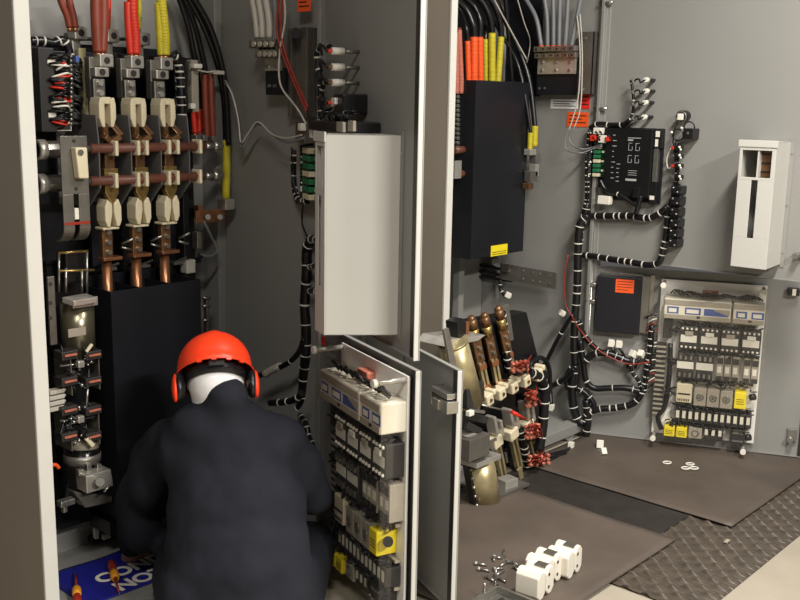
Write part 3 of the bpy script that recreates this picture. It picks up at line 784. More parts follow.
# ---------------------------------------------------- harnesses along the hinge
YH = -.05
def H(*pts): return [DRL.at(u, v, YH) for u, v in pts]
harness('long vertical taped harness running down beside the hinge', DRL, H((588, 215), (580, 225), (578, 250), (577, 290), (575, 315), (574, 345), (575, 365)), .019, .045)
harness('taped harness curving from the hinge down to the bottom of the tangle', DRL, H((575, 365), (572, 385), (573, 405), (577, 418), (582, 424)), .021, .06)
harness('thick black harness falling from the tangle to the floor plugs', DRL, H((586, 400), (588, 420), (586, 440), (592, 449), (599, 450)), .018, .06)
harness('black taped harness running right along the bottom of the lower door', DRL, H((582, 424), (588, 414), (600, 409), (615, 408), (632, 404), (640, 396), (643, 386)), .016, .035)
harness('black taped harness arching from the hinge toward the relay board', DRL, H((584, 363), (592, 355), (604, 353), (616, 356), (628, 361), (638, 362)), .017, .035)
harness('smooth black cable dipping from the tangle to the relay board', DRL, H((580, 340), (584, 368), (586, 380), (594, 388), (610, 388), (626, 388), (642, 392)), .015, .09)
harness('looped black cable end hanging in the tangle by the hinge', DRL, H((577, 388), (584, 392), (590, 398), (594, 405), (591, 410), (587, 405)), .014, .04)
harness('taped harness slanting from the vertical bundle to the door', DRL, H((578, 320), (584, 335), (592, 345), (600, 352)), .014, .035)
harness('short taped harness climbing beside the relay board', DRL, H((630, 362), (632, 372), (638, 380), (642, 390)), .009, .025)
harness('taped harness at the left edge of the relay board', DRL, H((643, 392), (647, 372), (650, 350), (652, 325)), .014, .022, strands=6)
harness('black cable rising across the side wall behind the hinge harness', WR, [WR.at(573, 314, -.1), WR.at(560, 335, -.1), WR.at(548, 358, -.1), WR.at(540, 372, -.1)], .011, .2)
harness('black cable from the tangle into the cubicle', WR, [WR.at(574, 368, -.1), WR.at(566, 378, -.1), WR.at(552, 386, -.1), WR.at(545, 392, -.1)], .014, .2)
harness('coiled black cables beside the hinge', DRL, H((568, 390), (566, 378), (571, 368), (577, 366), (576, 380), (571, 392), (573, 402)), .012, .2)
cable('thin dark red wire trailing down to the relay board', [WR.m @ WR.at(u, v, -.12) for u, v in ((568, 255), (564, 280), (566, 305), (572, 316))]+[DRL.m @ DRL.at(u, v, -.09) for u, v in ((580, 330), (596, 348), (612, 358), (630, 364), (650, 362))], .0028, DRED)
t = thing('wire_fan', 'fan of thin wires entering the left edge of the clear covered relay board', 'wires', DRL, DRL.at(650, 350, -.04))
for k in range(22):
    v = 312+k*3.4
    a = DRL.at(647+random.uniform(-3, 1), v+random.uniform(2, 8), -.045); e = DRL.at(657, v, -.05)
    part('wire', B().tube([a, a.lerp(e, .5)+Vector((0, -.012, .008)), e], .0028, 5, 4), random.choice([CABLE, CABLE, CABLE, WHITE, DRED]), t)
# ============================================================ RIGHT UPPER DOOR EQUIPMENT
F = DRU
def motor_controller(F, box, y, dpt, name_label):
    x0, x1, z0, z1 = rect(F, *box, y)
    t = thing('protection_relay', name_label, 'controller', F, (x0, 0, z0))
    Wd = x1-x0; H = z1-z0
    part('case', B().box(x0, x0+Wd*.86, y, -.012, z0+H*.06, z1), BLACK, t, .003)
    part('mounting_plate', B().box(x0-.005, x1, -.012, -.003, z0-.005, z1+.004), BLACKB, t, .001)
    part('end_block', B().box(x0+Wd*.84, x1, y*.8, -.012, z1-H*.25, z1), BLACK, t, .002)
    part('metal_strip', B().box(x0+Wd*.87, x0+Wd*.95, y*.7, -.012, z0+H*.28, z1-H*.25), STEEL, t, .002)
    part('foot_block', B().box(x0+Wd*.84, x1-.01, y*.75, -.012, z0-.01, z0+H*.27), BLACK, t, .002)
    b = B(); yy = y-.0006
    for k in range(9): b.box(x0+Wd*.14, x0+Wd*(.17+.05*random.random()), yy, y, z1-H*(.1+.075*k), z1-H*(.1+.075*k)+.003)
    for k in range(5): b.box(x0+Wd*.24, x0+Wd*(.28+.04*random.random()), yy, y, z1-H*(.5+.06*k), z1-H*(.5+.06*k)+.003)
    b.box(x0+Wd*.42, x0+Wd*.66, yy, y, z1-H*.13, z1-H*.12).box(x0+Wd*.42, x0+Wd*.52, yy, y, z1-H*.165, z1-H*.145)
    for i in range(2):
        for j in range(2):
            cx = x0+Wd*(.44+.13*i); cz = z1-H*(.2+.17*j)
            b.box(cx, cx+.018, yy, y, cz, cz+.002).box(cx, cx+.002, yy, y, cz-.03, cz).box(cx+.018, cx+.02, yy, y, cz-.03, cz-.014).box(cx, cx+.018, yy, y, cz-.032, cz-.03)
    b.box(x0+Wd*.42, x0+Wd*.62, yy, y, z1-H*.72, z1-H*.69)
    for k in range(3): b.box(x0+Wd*.46, x0+Wd*.62, yy, y, z1-H*(.58+.03*k), z1-H*(.58+.03*k)+.002)
    part('printed_legend', b, PRINT, t, 0, 'white printed legend')
    part('plug', B().box(x0+Wd*.60, x0+Wd*.72, y-.02, y, z0+H*.05, z0+H*.2), BLACK, t, .003)
    part('end_label', B().box(x1-.028, x1-.008, y*.8-.001, y*.8, z1-H*.1, z1-H*.02).box(x1-.028, x1-.014, y*.8-.001, y*.8, z1-H*.23, z1-H*.13), WHITE, t)
    part('foot_label', B().box(x0+Wd*.86, x0+Wd*.94, y*.75-.001, y*.75, z0+.012, z0+.03), WHITE, t)
    return t
motor_controller(F, (606, 128, 656, 203), -.05, .05, 'black controller box with white printed legend on the right upper door')
def terminal_strip(F, box, y, lb, n=9):
    x0, x1, z0, z1 = rect(F, *box, y); H = z1-z0; Wd = x1-x0
    t = thing('terminal_board', lb, 'terminal board', F, (x0, 0, z0))
    part('board', B().box(x0, x1, y*.4, -.004, z0, z1), GREEN, t, .001, 'green circuit board')
    for k in range(n):
        zz = z0+H*(k+.5)/n; h = H/n
        part('terminal', B().box(x0+Wd*.12, x0+Wd*.5, y, y*.4, zz-h*.36, zz+h*.36), GREEN if k % 3 else CREAM, t, .002)
        part('fuse', B().box(x0+Wd*.58, x0+Wd*.9, y*.8, y*.4, zz-h*.2, zz+h*.2), WHITE if k % 2 else BLACK, t, .002)
    cb = B()
    for s_ in (-1, 1):
        for k in range(n*2):
            zz = z0+H*(k+.5)/(n*2); xx = x0-.006 if s_ < 0 else x1+.004
            cb.tube([(xx, y*.3, zz+.012), (xx+s_*.012, y*.9, zz+.004), (xx-s_*.006, y*.7, zz-.008)], .0035, 5, 3)
    part('wires', cb, CABLE, t)
    wb = B()
    for k in range(n): wb.ball((x0-.012+random.random()*.01, y*.9, z0+H*random.random()), .004, n=6, m=4); wb.ball((x1+.008, y*.9, z0+H*random.random()), .004, n=6, m=4)
    part('wire_ferrule', wb, WHITE, t)
    return t
x0, x1, z0, z1 = rect(F, 591, 127, 609, 182, -.05)
terminal_strip(F, (592, 140, 606, 178), -.05, 'green terminal board beside the black controller on the right door', 8)
t = thing('terminal_block', 'white and red wired terminals above the green board on the right door', 'terminal block', F, F.at(600, 137, -.04))
part('backing', B().box(x0-.005, x1+.01, -.012, -.003, z0-.03, z1), BLACKB, t)
q = F.at(599, 131, -.05); part('block', B().cbox(q, .04, .04, .03), WHITE, t, .003)
q = F.at(594, 138, -.055); part('block', B().cbox(q, .03, .03, .028), RED, t, .003)
q = F.at(603, 139, -.055); part('block', B().cbox(q, .034, .03, .034), WHITE, t, .003)
q = F.at(608, 139, -.06); part('plug', B().cbox(q, .018, .03, .02), RED, t, .002)
wb = B()
for k in range(9):
    a = F.at(592+random.random()*18, 133+random.random()*9, -.06); wb.tube([a, a+Vector((.01, -.015, .01)), a+Vector((random.uniform(-.03, .03), .01, -.02))], .003, 5, 4)
part('wires', wb, CABLE, t)
t = plug(605, 200, F, -.05, 'large white plug hanging under the green terminals of the right door', .062, .03, .0)
t.rotation_euler = (0, 0, F.a)
harness('black taped harness along the top of the black controller', F, [F.at(u, v, -.03) for u, v in ((590, 128), (598, 124), (612, 125), (624, 124), (632, 118))], .012, .06)
harness('vertical wire bundle left of the green terminals on the right door', F, [F.at(u, v, -.035) for u, v in ((590, 130), (588, 150), (587, 170), (587, 195), (585, 212))], .010, .022, strands=5)
harness('black lead from the terminals down to the horizontal harness', F, [F.at(u, v, -.05) for u, v in ((600, 180), (606, 190), (620, 195), (632, 203), (640, 208))], .010, .2)
harness('black lead dropping from the controller plug', F, [F.at(u, v, -.055) for u, v in ((641, 196), (639, 203), (636, 214))], .012, .2)
harness('horizontal taped harness under the black controller', F, [F.at(u, v, -.03) for u, v in ((585, 216), (600, 216), (615, 216), (630, 216), (648, 218), (660, 213), (667, 207))], .015, .03)
harness('lower horizontal taped harness across the bottom of the right upper door', F, [F.at(u, v, -.03) for u, v in ((578, 255), (592, 256), (610, 259), (630, 262), (648, 265), (659, 262), (663, 250), (666, 235), (668, 215))], .0145, .035)
harness('vertical taped harness to the left of the hinge below the controller', F, [F.at(u, v, -.035) for u, v in ((587, 205), (584, 218), (580, 230), (579, 245))], .018, .03)
# four indicator lamps
for k, (u, v) in enumerate(((649, 80), (649, 91), (648, 102.5), (647, 117))):
    q = F.at(u, v, -.05)
    t = thing('indicator_lamp', '%s of the four wired lamp sockets on the right upper door' % ('topmost', 'second from top', 'third from top', 'lowest')[k], 'lamp', F, (q.x, 0, q.z))
    part('barrel', B().cyl((q.x, 0, q.z), (q.x, -.06, q.z), .008, n=12), BLACK, t)
    part('socket', B().cyl((q.x, -.06, q.z), (q.x, -.085, q.z), .011, n=12), WHITE, t, 0, 'pale lamp socket')
    a = F.at(632.5, v+1, -.05); part('wire', B().tube([(q.x, -.085, q.z), (q.x-.02, -.09, q.z-.012), ((q.x+a.x)/2, -.07, q.z+.004), tuple(a)], .004, 6, 5), BLACK, t)
    part('ferrule', B().cyl(a, a+Vector((.012, -.01, 0)), .009, n=8), STEEL, t)
harness('thin tied wire bundle feeding the four lamp sockets', F, [F.at(u, v, -.05) for u, v in ((631, 80), (633, 92), (633.5, 105), (632, 116), (628, 122))], .007, .025)
# selector switches and push button wiring at the right
t = thing('selector_switch', 'round black button with a white wired back at the top of the switch row', 'switch', F, F.at(683, 118, -.03))
q = F.at(683, 116, -.03); part('body', B().cyl((q.x, 0, q.z), (q.x, -.05, q.z), .024, n=18), BLACK, t)
part('terminal', B().cbox((q.x, -.055, q.z-.004), .026, .012, .028), WHITE, t, .003)
part('wire', B().tube([(q.x-.012, -.05, q.z-.02), (q.x-.025, -.05, q.z-.06), (q.x-.03, -.05, q.z-.12)], .003, 6), CABLE, t)
part('ring', B().torus((q.x, -.05, q.z-.005), (0, 1, 0), .024, .003), DULL, t)
q = F.at(690, 133, -.05)
t = thing('push_button', 'black push button block beside looped wires on the right upper door', 'switch', F, (q.x, 0, q.z))
part('body', B().box(q.x-.024, q.x+.022, -.07, 0, q.z-.026, q.z+.02), BLACK, t, .004)
part('screw', B().cyl((q.x, -.073, q.z), (q.x, -.07, q.z), .006, n=8), STEEL, t)
part('wire_loop', B().torus((q.x-.005, -.05, q.z+.025), (0, 1, .2), .024, .003).torus((q.x-.06, -.04, q.z-.01), (.1, 1, .2), .026, .0028), CABLE, t)
part('ferrule', B().ball((q.x-.085, -.05, q.z), .006).ball((q.x-.04, -.05, q.z+.02), .006), WHITE, t)
harness('vertical bundle of wires behind the switch row of the right door', F, [F.at(u, v, -.03) for u, v in ((676, 143), (677, 160), (677, 180), (672, 200), (667, 215), (666, 240))], .011, .03, strands=8)
for k, v in enumerate((148, 156, 166, 177)):
    q = F.at(679, v, -.05)
    t = thing('wired_contact', '%s red and white wired contact in the switch row' % ('topmost', 'second', 'third', 'lowest')[k], 'contact', F, (q.x, 0, q.z))
    part('block', B().cbox(q, .03, .04, .02), BLACK, t, .003)
    part('tag', B().cbox(q+Vector((-.022, -.01, 0)), .016, .02, .012), RED if k % 2 == 0 else STEEL, t, .002)
    part('ferrule', B().ball(q+Vector((.012, -.022, .004)), .006).ball(q+Vector((.018, -.022, -.006)), .005), WHITE, t)
for k, v in enumerate((190, 201, 212, 223, 233, 243)):
    q = F.at(676.5-k*.6, v, -.06)
    t = thing('switch_block', '%s black stacked switch block low in the switch row' % ('topmost', 'second', 'third', 'fourth', 'fifth', 'lowest')[k], 'switch', F, (q.x, 0, q.z))
    part('body', B().box(q.x-.022, q.x+.022, -.07, 0, q.z-.018, q.z+.018), BLACK, t, .004)
    part('terminal_screw', B().ball((q.x-.01, -.072, q.z+.01), .005).ball((q.x+.01, -.072, q.z-.008), .005), STEEL, t)
    part('wire', B().torus((q.x+.01, -.06, q.z+.012), (.3, 1, 0), .014, .0028, 12, 5), CABLE, t)
cable('pale wire hanging beside the switch row', [F.m @ F.at(u, v, -.05) for u, v in ((671, 148), (667, 158), (668, 168), (673, 166))], .003, PALEC)
# ============================================================ RIGHT LOWER DOOR EQUIPMENT
F = DRL
x0, x1, z0, z1 = rect(F, 598, 274, 648, 336, -.055)
t = thing('control_box', 'flat black box with an orange label on the right lower door', 'box', F, (x0, 0, z0))
part('case', B().box(x0, x1-.045, -.055, -.004, z0, z1-.008), BLACKB, t, .003)
part('mounting_flange', B().box(x0+.01, x1+.012, -.008, -.002, z0, z1+.004), STEEL, t, .001)
part('side_strip', B().box(x1-.044, x1-.008, -.04, -.008, z0+.01, z1), DULL, t, .002)
a, b_, c, d = rect(F, 616, 279, 633.5, 293.5, -.056)
part('label', B().box(a, b_, -.0562, -.055, c, d), LABELO, t, 0, 'orange label')
tb = B()
for k in range(4): tb.box(a+.006, b_-.006-(.02 if k == 3 else 0), -.0568, -.0561, d-.012-k*.013, d-.009-k*.013)
part('printed_lines', tb, INK, t)
for zz in (z0+.03, z1-.015, z0+.16): part('screw', B().cyl((x1+.004, -.012, zz), (x1+.004, -.008, zz), .006, n=8).cyl((x0-.004, -.012, zz), (x0-.004, -.004, zz), .005, n=8), STEEL, t)
for k, (u, v, r_) in enumerate(((611, 343, .2), (619, 344, .1), (633, 354, .9), (641, 354, 1.2))):
    t = plug(u, v, F, -.05, ('left of two white plugs', 'right of two white plugs', 'left slanted white plug', 'right slanted white plug')[k]+(' directly under the flat black box' if k < 2 else ' right of the pair below the black box'), .03, .026, r_)
    q = F.at(u, v, -.05); e = F.at(u+(6 if k < 2 else -6), v+14, -.05)
    part('lead', B().tube([q-Vector((0, 0, .015)), q.lerp(e, .5)+Vector((0, -.01, 0)), e], .007, 8), CABLE, t)
# relay board under clear acrylic
def relay_board(F, u0, lb, dpt=.10, full=True):
    """white back plate full of modules behind a clear cover; u0 is its left edge along the door"""
    Wd, z0, z1 = .468, .068, .822
    t = thing('relay_board', lb, 'control panel', F, (u0, 0, z0))
    H = z1-z0
    X = lambda f: u0+Wd*f
    Z = lambda f: z1-H*f
    part('back_plate', B().box(u0, u0+Wd, -.022, -.014, z0, z1), PLATE, t, .001, 'white back plate')
    yb = -.022
    def mod(name, f0, f1, g0, g1, m, d=.05, bevel=.003, label=None):
        return part(name, B().box(X(f0), X(f1), yb-d, yb, Z(g1), Z(g0)), m, t, bevel, label), yb-d
    def tag(par, f0, f1, g0, g1, m, y, name='tag', lab=None):
        part(name, B().box(X(f0), X(f1), y-.0012, y, Z(g1), Z(g0)), m, par, 0, lab)
    # wires along the top
    wb = B()
    for k in range(26):
        f = .10+.8*k/26; a = Vector((X(f), yb-.03-.02*random.random(), Z(.075))); wb.tube([a, a+Vector((.02, -.02, .018*random.random()+.004)), a+Vector((.045, -.005, -.006))], .0042, 5, 4)
    part('wire_run', wb, CABLE, t)
    mod('tie_block', .40, .55, .05, .085, SALMON, .03, label='pinkish tie block')
    # programmable controller
    for f0, f1, blues in ((.05, .68, ((.08, .19), (.25, .40), (.43, .66))), (.70, .99, ((.73, .83), (.87, .985)))):
        o, y = mod('logic_controller', f0, f1, .10, .225, BEIGEM, .085, .004, 'beige logic controller')
        part('terminal_cover', B().box(X(f0+.005), X(f1-.005), y-.004, y, Z(.135), Z(.105)), GREYM, o, .001)
        part('terminal_cover', B().box(X(f0+.005), X(f1-.005), y-.004, y, Z(.222), Z(.195)), GREYM, o, .001)
        for g0, g1 in blues:
            tag(o, g0, g1, .148, .19, LABELB, y, 'faceplate', 'blue faceplate')
            tag(o, g0+.015, g1-.02 if g1-g0 < .2 else g0+.05, .158, .182, WHITE if g1-g0 < .2 else LABELB, y-.001, 'display')
        if f0 < .1:
            for k in range(5): tag(o, .52+.03*k, .55+.03*k, .148, .158+.006*k, GREYM, y-.0014, 'step_mark')
        part('port', B().box(X((f0+f1)/2), X((f0+f1)/2+.03), y-.006, y, Z(.21), Z(.198)), BLACK, o)
    mod('end_clamp', .05, .14, .245, .36, DARKM, .05)
    # row of four contactors
    for k in range(4):
        f0 = .215+.195*k
        o, y = mod('contactor', f0, f0+.18, .27, .415, DARKM, .065, .004, 'dark contactor with a white tag')
        tag(o, f0+.012, f0+.165, .325, .37, WHITE, y, 'tag', 'white tag')
        part('cap', B().box(X(f0+.05), X(f0+.13), y-.008, y, Z(.325), Z(.30)), WHITE if k % 2 else GREYM, o, .002)
        sb = B()
        for i in range(4): sb.ball((X(f0+.025+.043*i), y-.002, Z(.285)), .006, n=8, m=5).ball((X(f0+.025+.043*i), y-.002, Z(.40)), .006, n=8, m=5)
        part('terminal_screws', sb, WHITE, o)
    # two contactors and a row of relays
    for k in range(2):
        f0 = .21+.185*k
        o, y = mod('contactor', f0, f0+.16, .44, .605, DARKM, .06, .004)
        tag(o, f0, f0+.16, .495, .54, WHITE, y, 'tag', 'white tag')
        sb = B()
        for i in range(3): sb.box(X(f0+.02+.05*i), X(f0+.04+.05*i), y-.01, y, Z(.48), Z(.455)).box(X(f0+.02+.05*i), X(f0+.04+.05*i), y-.01, y, Z(.59), Z(.565))
        part('terminals', sb, STEEL, o)
    for k in range(5):
        f0 = .585+.075*k+(.03 if k > 2 else 0)
        if f0 > .93: break
        o, y = mod('relay', f0, f0+.068, .44, .60, GREYM, .05, .003)
        tag(o, f0+.012, f0+.05, .51, .55, WHITE, y, 'tag')
        part('terminals', B().box(X(f0+.006), X(f0+.062), y-.004, y, Z(.49), Z(.455)).box(X(f0+.006), X(f0+.062), y-.004, y, Z(.595), Z(.57)), DARKM, o)
    # timers
    o, y = mod('timer', .225, .375, .635, .755, CREAM, .07, .003, 'cream timer')
    tb = B()
    for k in range(7): tb.box(X(.24+.017*k), X(.25+.017*k), y-.001, y, Z(.745), Z(.73))
    tb.box(X(.24), X(.36), y-.001, y, Z(.705), Z(.695)); part('printed_marks', tb, INK, o)
    for k in range(3):
        f0 = .395+.125*k; o, y = mod('timer', f0, f0+.118, .655, .77, GREYM, .065, .003, 'grey timer with a round dial')
        part('dial', B().torus((X(f0+.06), y-.001, Z(.712)), (0, 1, 0), .0145, .003, 18, 6).cyl((X(f0+.06), y, Z(.712)), (X(f0+.06), y-.004, Z(.712)), .007), DULL, o)
    o, y = mod('relay_socket', .78, .89, .655, .76, LABELY, .07, .003, 'yellow relay cover')
    tb = B()
    for k in range(3): tb.box(X(.80), X(.87), y-.001, y, Z(.70+.014*k)-.0012, Z(.70+.014*k)+.0012)
    part('printed_lines', tb, INK, o)
    # twelve fuse blocks
    for k in range(12):
        f0 = .225+.0615*k; o, y = mod('relay', f0, f0+.056, .80, .885, DARKM, .055, .003)
        tag(o, f0+.010, f0+.042, .815, .862, BEIGEM, y, 'window')
    # bottom row
    for f0 in (.13, .25):
        o, y = mod('relay_socket', f0, f0+.105, .92, 1.0-.015, LABELY, .07, .003, 'yellow relay cover')
        tb = B()
        for k in range(3): tb.box(X(f0+.015), X(f0+.085), y-.001, y, Z(.945+.011*k)-.001, Z(.945+.011*k)+.001)
        part('printed_lines', tb, INK, o)
    o, y = mod('timer', .37, .50, .915, .985, GREYM, .06, .003, 'grey timer with a round dial')
    part('dial', B().torus((X(.435), y-.001, Z(.95)), (0, 1, 0), .0145, .003, 18, 6), DULL, o)
    for k in range(3):
        f0 = .515+.065*k; o, y = mod('relay', f0, f0+.058, .905, .985, DARKM, .055, .003); tag(o, f0+.012, f0+.042, .918, .955, BEIGEM, y, 'window')
    o, y = mod('contactor', .77, .91, .90, .99, DARKM, .06, .003)
    part('terminals', B().box(X(.79), X(.89), y-.004, y, Z(.925), Z(.915)).box(X(.79), X(.89), y-.004, y, Z(.975), Z(.965)), STEEL, o)
    # terminal rail at the hinge side and wiring ducts
    for k in range(30):
        g = .40+.0155*k; part('rail_terminal', B().box(X(.0), X(.095), yb-.035, yb, Z(g+.013), Z(g)), GREYM if k % 2 else DARKM, t)
    wb = B()
    for g, f0, f1, n in ((.255, .2, .98, 46), (.43, .2, .98, 40), (.62, .18, .95, 40), (.785, .18, .95, 40), (.895, .13, .92, 44), (.30, .10, .19, 10), (.5, .10, .19, 14), (.7, .10, .2, 14)):
        for k in range(n):
            f = f0+(f1-f0)*random.random(); gg = g+random.uniform(-.014, .014); d = .03+.03*random.random()
            a = Vector((X(f), yb-d, Z(gg))); wb.tube([a, a+Vector((random.uniform(-.02, .02), -.012, random.uniform(-.012, .012))), a+Vector((random.uniform(-.03, .03), .012, random.uniform(-.014, .014)))], .0032, 5, 3)
    part('wiring', wb, CABLE, t)
    for g in (.775, .62, .895): part('terminal_rail', B().box(X(.22), X(.95), yb-.02, yb, Z(g+.012), Z(g)), GREYM, t)
    part('riser', B().tube([(X(.13), yb-.02, Z(.40)), (X(.14), yb-.03, Z(.6)), (X(.12), yb-.03, Z(.8)), (X(.06), yb-.03, Z(.88)), (X(.10), yb-.03, Z(.96))], .012, 8), CABLE, t)
    part('end_plug', B().cyl((X(.93), yb-.04, Z(.69)), (X(.97), yb-.05, Z(.68)), .016).cyl((X(.92), yb-.04, Z(.95)), (X(.96), yb-.05, Z(.94)), .016), BLACK, t)
    # acrylic cover on stand-offs
    cy = yb-dpt
    part('clear_cover', B().box(X(.0), X(1.0)+.012, cy-.004, cy, z0-.01, z1-.004), ACRYL, t, 0, 'clear acrylic cover')
    part('clear_side', B().box(X(1.0)+.008, X(1.0)+.012, cy, cy+.04, z0-.01, z1-.004), ACRYL, t)
    for fx, zz in ((.03, z0+.004), (.9, z0-.012), (.03, z1-.012), (.97, z1-.012)):
        part('standoff', B().cyl((X(fx), cy-.012, zz), (X(fx), -.01, zz), .0085, n=12), ALU, t)
        part('standoff_knob', B().cyl((X(fx), cy-.02, zz), (X(fx), cy-.006, zz), .013, n=12), WHITE, t)
    return t
relay_board(DRL, DRL.at(662, 278, -.02).x+.0, 'clear covered white relay board full of modules on the right lower door', .09)
# ============================================================ LEFT CUBICLE
Y0 = 2.85
def L(u, v, y=Y0): return W.at(u, v, y)
# open topped black barrier box with three bays
bx0, by0 = L(111, 291, 2.79).x, 2.79
bx1 = L(200.5, 280, 2.79).x; bz1 = L(111, 291, 2.79).z-.003; by1 = 2.95
t = thing('barrier_box', 'wide black barrier box with three open bays behind the worker in the left cubicle', 'box', W, (bx0, by0, .2))
b = B().box(bx0, bx1, by0, by0+.004, .2, bz1).box(bx0, bx0+.004, by0+.004, by1, .2, bz1).box(bx1-.004, bx1, by0+.004, by1, .2, bz1).box(bx0, bx1, by1, by1+.004, .2, bz1+.03)
part('cover', b, BLACKB, t, .001)
for k in (1, 2): part('divider', B().box(bx0+(bx1-bx0)*k/3-.003, bx0+(bx1-bx0)*k/3+.003, by0+.004, by1, .2, bz1-.002), BLACKB, t, 0)
part('base_flange', B().box(bx0-.02, bx1+.02, by0+.03, by1, .15, .2), BLACK, t)
# black backing behind the poles
t = thing('pole_backing', 'black moulded backing board behind the three switch poles', 'board', W, (1.8, 3.0, 1.0))
x0, x1, z0, z1 = rect(W, 84, 52, 196, 285, 3.0)
part('board', B().box(x0, x1, 3.0, 3.02, z0, z1), BLACKB, t, .002)
sb = B()
for k in range(3):
    u = 118+k*31
    part('cell_wall', B().box(L(u, 100, 2.97).x-.012, L(u, 100, 2.97).x+.012, 2.95, 3.0, z0, z1), BLACK, t, .003)
for k in range(7):
    q = L(92+k*17, 270-k*1.5, 2.96); part('toggle', B().cbox(q, .045, .03, .012).cyl(q+Vector((0, 0, .004)), q+Vector((.02, -.03, .02)), .005, n=8), STEEL if k % 2 else BLACK, t, .001)
# the three disconnect poles
px = [104.5, 135, 165.5]
dx_ = (L(135, 150).x-L(104.5, 150).x)
def pole(x, label):
    t = thing('disconnect_pole', label, 'switch pole', W, (x, Y0, .97), 'disconnect switch poles in the left cubicle')
    S = .00322   # size of one unit of the measured height
    Z = lambda v: L(104.5, v).z
    b = B().box(x-.03, x+.018, Y0+.02, Y0+.05, Z(98), Z(57)); part('terminal_pad', b, DULL, t, .003)
    for (v0, v1, o) in ((54, 67, .012), (67.5, 77, -.006)):
        part('lug', B().box(x-.022+o, x+.028+o, Y0-.01, Y0+.03, Z(v1), Z(v0)), ALU, t, .004, 'silver lug')
        c = (x+.003+o, Y0-.0105, (Z(v0)+Z(v1))/2); part('lug_screw', B().cyl((c[0], c[1]+.004, c[2]), (c[0], c[1]-.001, c[2]), .011, n=12), INK, t)
    part('strap', B().box(x-.03, x+.012, Y0, Y0+.02, Z(100), Z(79)), STEEL, t, .003)
    for v in (83, 93): part('strap_bolt', B().cyl((x-.008, Y0-.01, Z(v)), (x-.008, Y0, Z(v)), .010, n=6), ALU, t)
    # upper cream clip: two cheeks and a bridge round a dark notch
    for s_ in (-1, 1):
        q = [(x-.01+s_*.010, Z(99)), (x-.01+s_*.025, Z(97)), (x-.01+s_*.030, Z(104)), (x-.01+s_*.030, Z(118)), (x-.01+s_*.02, Z(127)), (x-.01+s_*.010, Z(127))]
        part('clip_cheek', B().prism([(a, Y0-.045, z) for a, z in q], (0, .06, 0)), CREAM, t, .004, 'cream clip cheek')
    part('clip_bridge', B().box(x-.026, x+.008, Y0-.04, Y0+.0, Z(104), Z(97)).box(x-.024, x+.004, Y0-.01, Y0+.015, Z(127), Z(104)), CREAM, t, .004)
    part('notch', B().prism([(x-.020, Y0-.012, Z(104)), (x+.000, Y0-.012, Z(104)), (x-.006, Y0-.012, Z(116)), (x-.014, Y0-.012, Z(116))], (0, .004, 0)), BRONZE, t)
    # bronze blades under the clip
    for s_ in (-1, 1):
        part('blade', B().bar((x+s_*.012, Y0-.02, Z(124)), (x+s_*.03, Y0-.05, Z(136)), .02, .022).bar((x+s_*.03, Y0-.05, Z(135)), (x-s_*.004, Y0-.03, Z(143)), .02, .022), BRONZE, t, .003)
    part('moving_contact', B().box(x-.018, x+.018, Y0-.03, Y0-.006, Z(172), Z(142)), BRONZE, t, .003)
    part('brass_contact', B().prism([(a, Y0-.035, z) for a, z in ((x-.024, Z(168)), (x+.026, Z(168)), (x+.026, Z(192)), (x+.002, Z(205)), (x-.024, Z(192)))], (0, .025, 0)), BRASS, t, .002)
    # lower cream jaws
    for s_ in (-1, 1):
        q = [(x+s_*.003, Z(203)), (x+s_*.02, Z(198)), (x+s_*.030, Z(206)), (x+s_*.030, Z(220)), (x+s_*.022, Z(226)), (x+s_*.012, Z(226)), (x+s_*.003, Z(212))]
        part('jaw', B().prism([(a, Y0-.04, z) for a, z in q], (0, .055, 0)), CREAM, t, .004, 'cream jaw')
    part('jaw_blade', B().box(x-.012, x+.012, Y0-.02, Y0+.0, Z(222), Z(205)), BRASS, t)
    part('jaw_tray', B().box(x-.034, x+.026, Y0-.03, Y0+.02, Z(229), Z(226.5)), CREAM, t, .003)
    part('lower_strap', B().box(x-.026, x+.012, Y0-.01, Y0+.012, Z(258), Z(227)), BRONZE, t, .003)
    for v in (232, 242, 252): part('strap_bolt', B().cyl((x-.006, Y0-.02, Z(v)), (x-.006, Y0-.01, Z(v)), .009, n=6), STEEL, t)
    part('strap_foot', B().box(x-.03, x+.04, Y0-.02, Y0+.02, Z(260.5), Z(257)), COPPER, t, .002)
    part('copper_post', B().cyl((x+.004, Y0+.02, .80), (x+.004, Y0+.02, Z(258)), .0165, n=18), COPPER, t)
    part('trip_pin', B().cyl((x+.05, Y0, Z(246)), (x+.075, Y0-.03, Z(240)), .004, n=8).cyl((x+.05, Y0+.0, Z(249)), (x+.09, Y0+.0, Z(253)), .004, n=8), STEEL, t)
    return t
x_ = L(104.5, 150).x
for k in range(3):
    pole(x_+k*dx_, '%s of the three tall switch poles, below the %s cables' % (('left', 'brown'), ('middle', 'red'), ('right', 'yellow'))[k])
# grey phase barriers between the poles
for k in range(4):
    x = x_-.055+k*dx_ if k else x_-.058
    Zv = lambda v: L(104.5, v).z
    poly = [(x, 2.99, Zv(113)), (x, 2.80, Zv(115)), (x, 2.79, Zv(140)), (x, 2.79, Zv(186)), (x, 2.86, Zv(206)), (x, 2.99, Zv(206))]
    t = thing('phase_barrier', ('leftmost grey barrier plate beside the slotted lever plate', 'grey barrier plate between the left and middle switch poles', 'grey barrier plate between the middle and right switch poles', 'rightmost grey barrier plate past the right switch pole')[k], 'barrier', W, (x, 2.9, Zv(206)), 'grey barrier plates between the poles')
    part('plate', B().prism(poly, (.004, 0, 0)), BARRIER, t)
    part('edge_fold', B().box(x-.03, x+.004, 2.985, 2.99, Zv(206), Zv(113)), BARRIER, t)
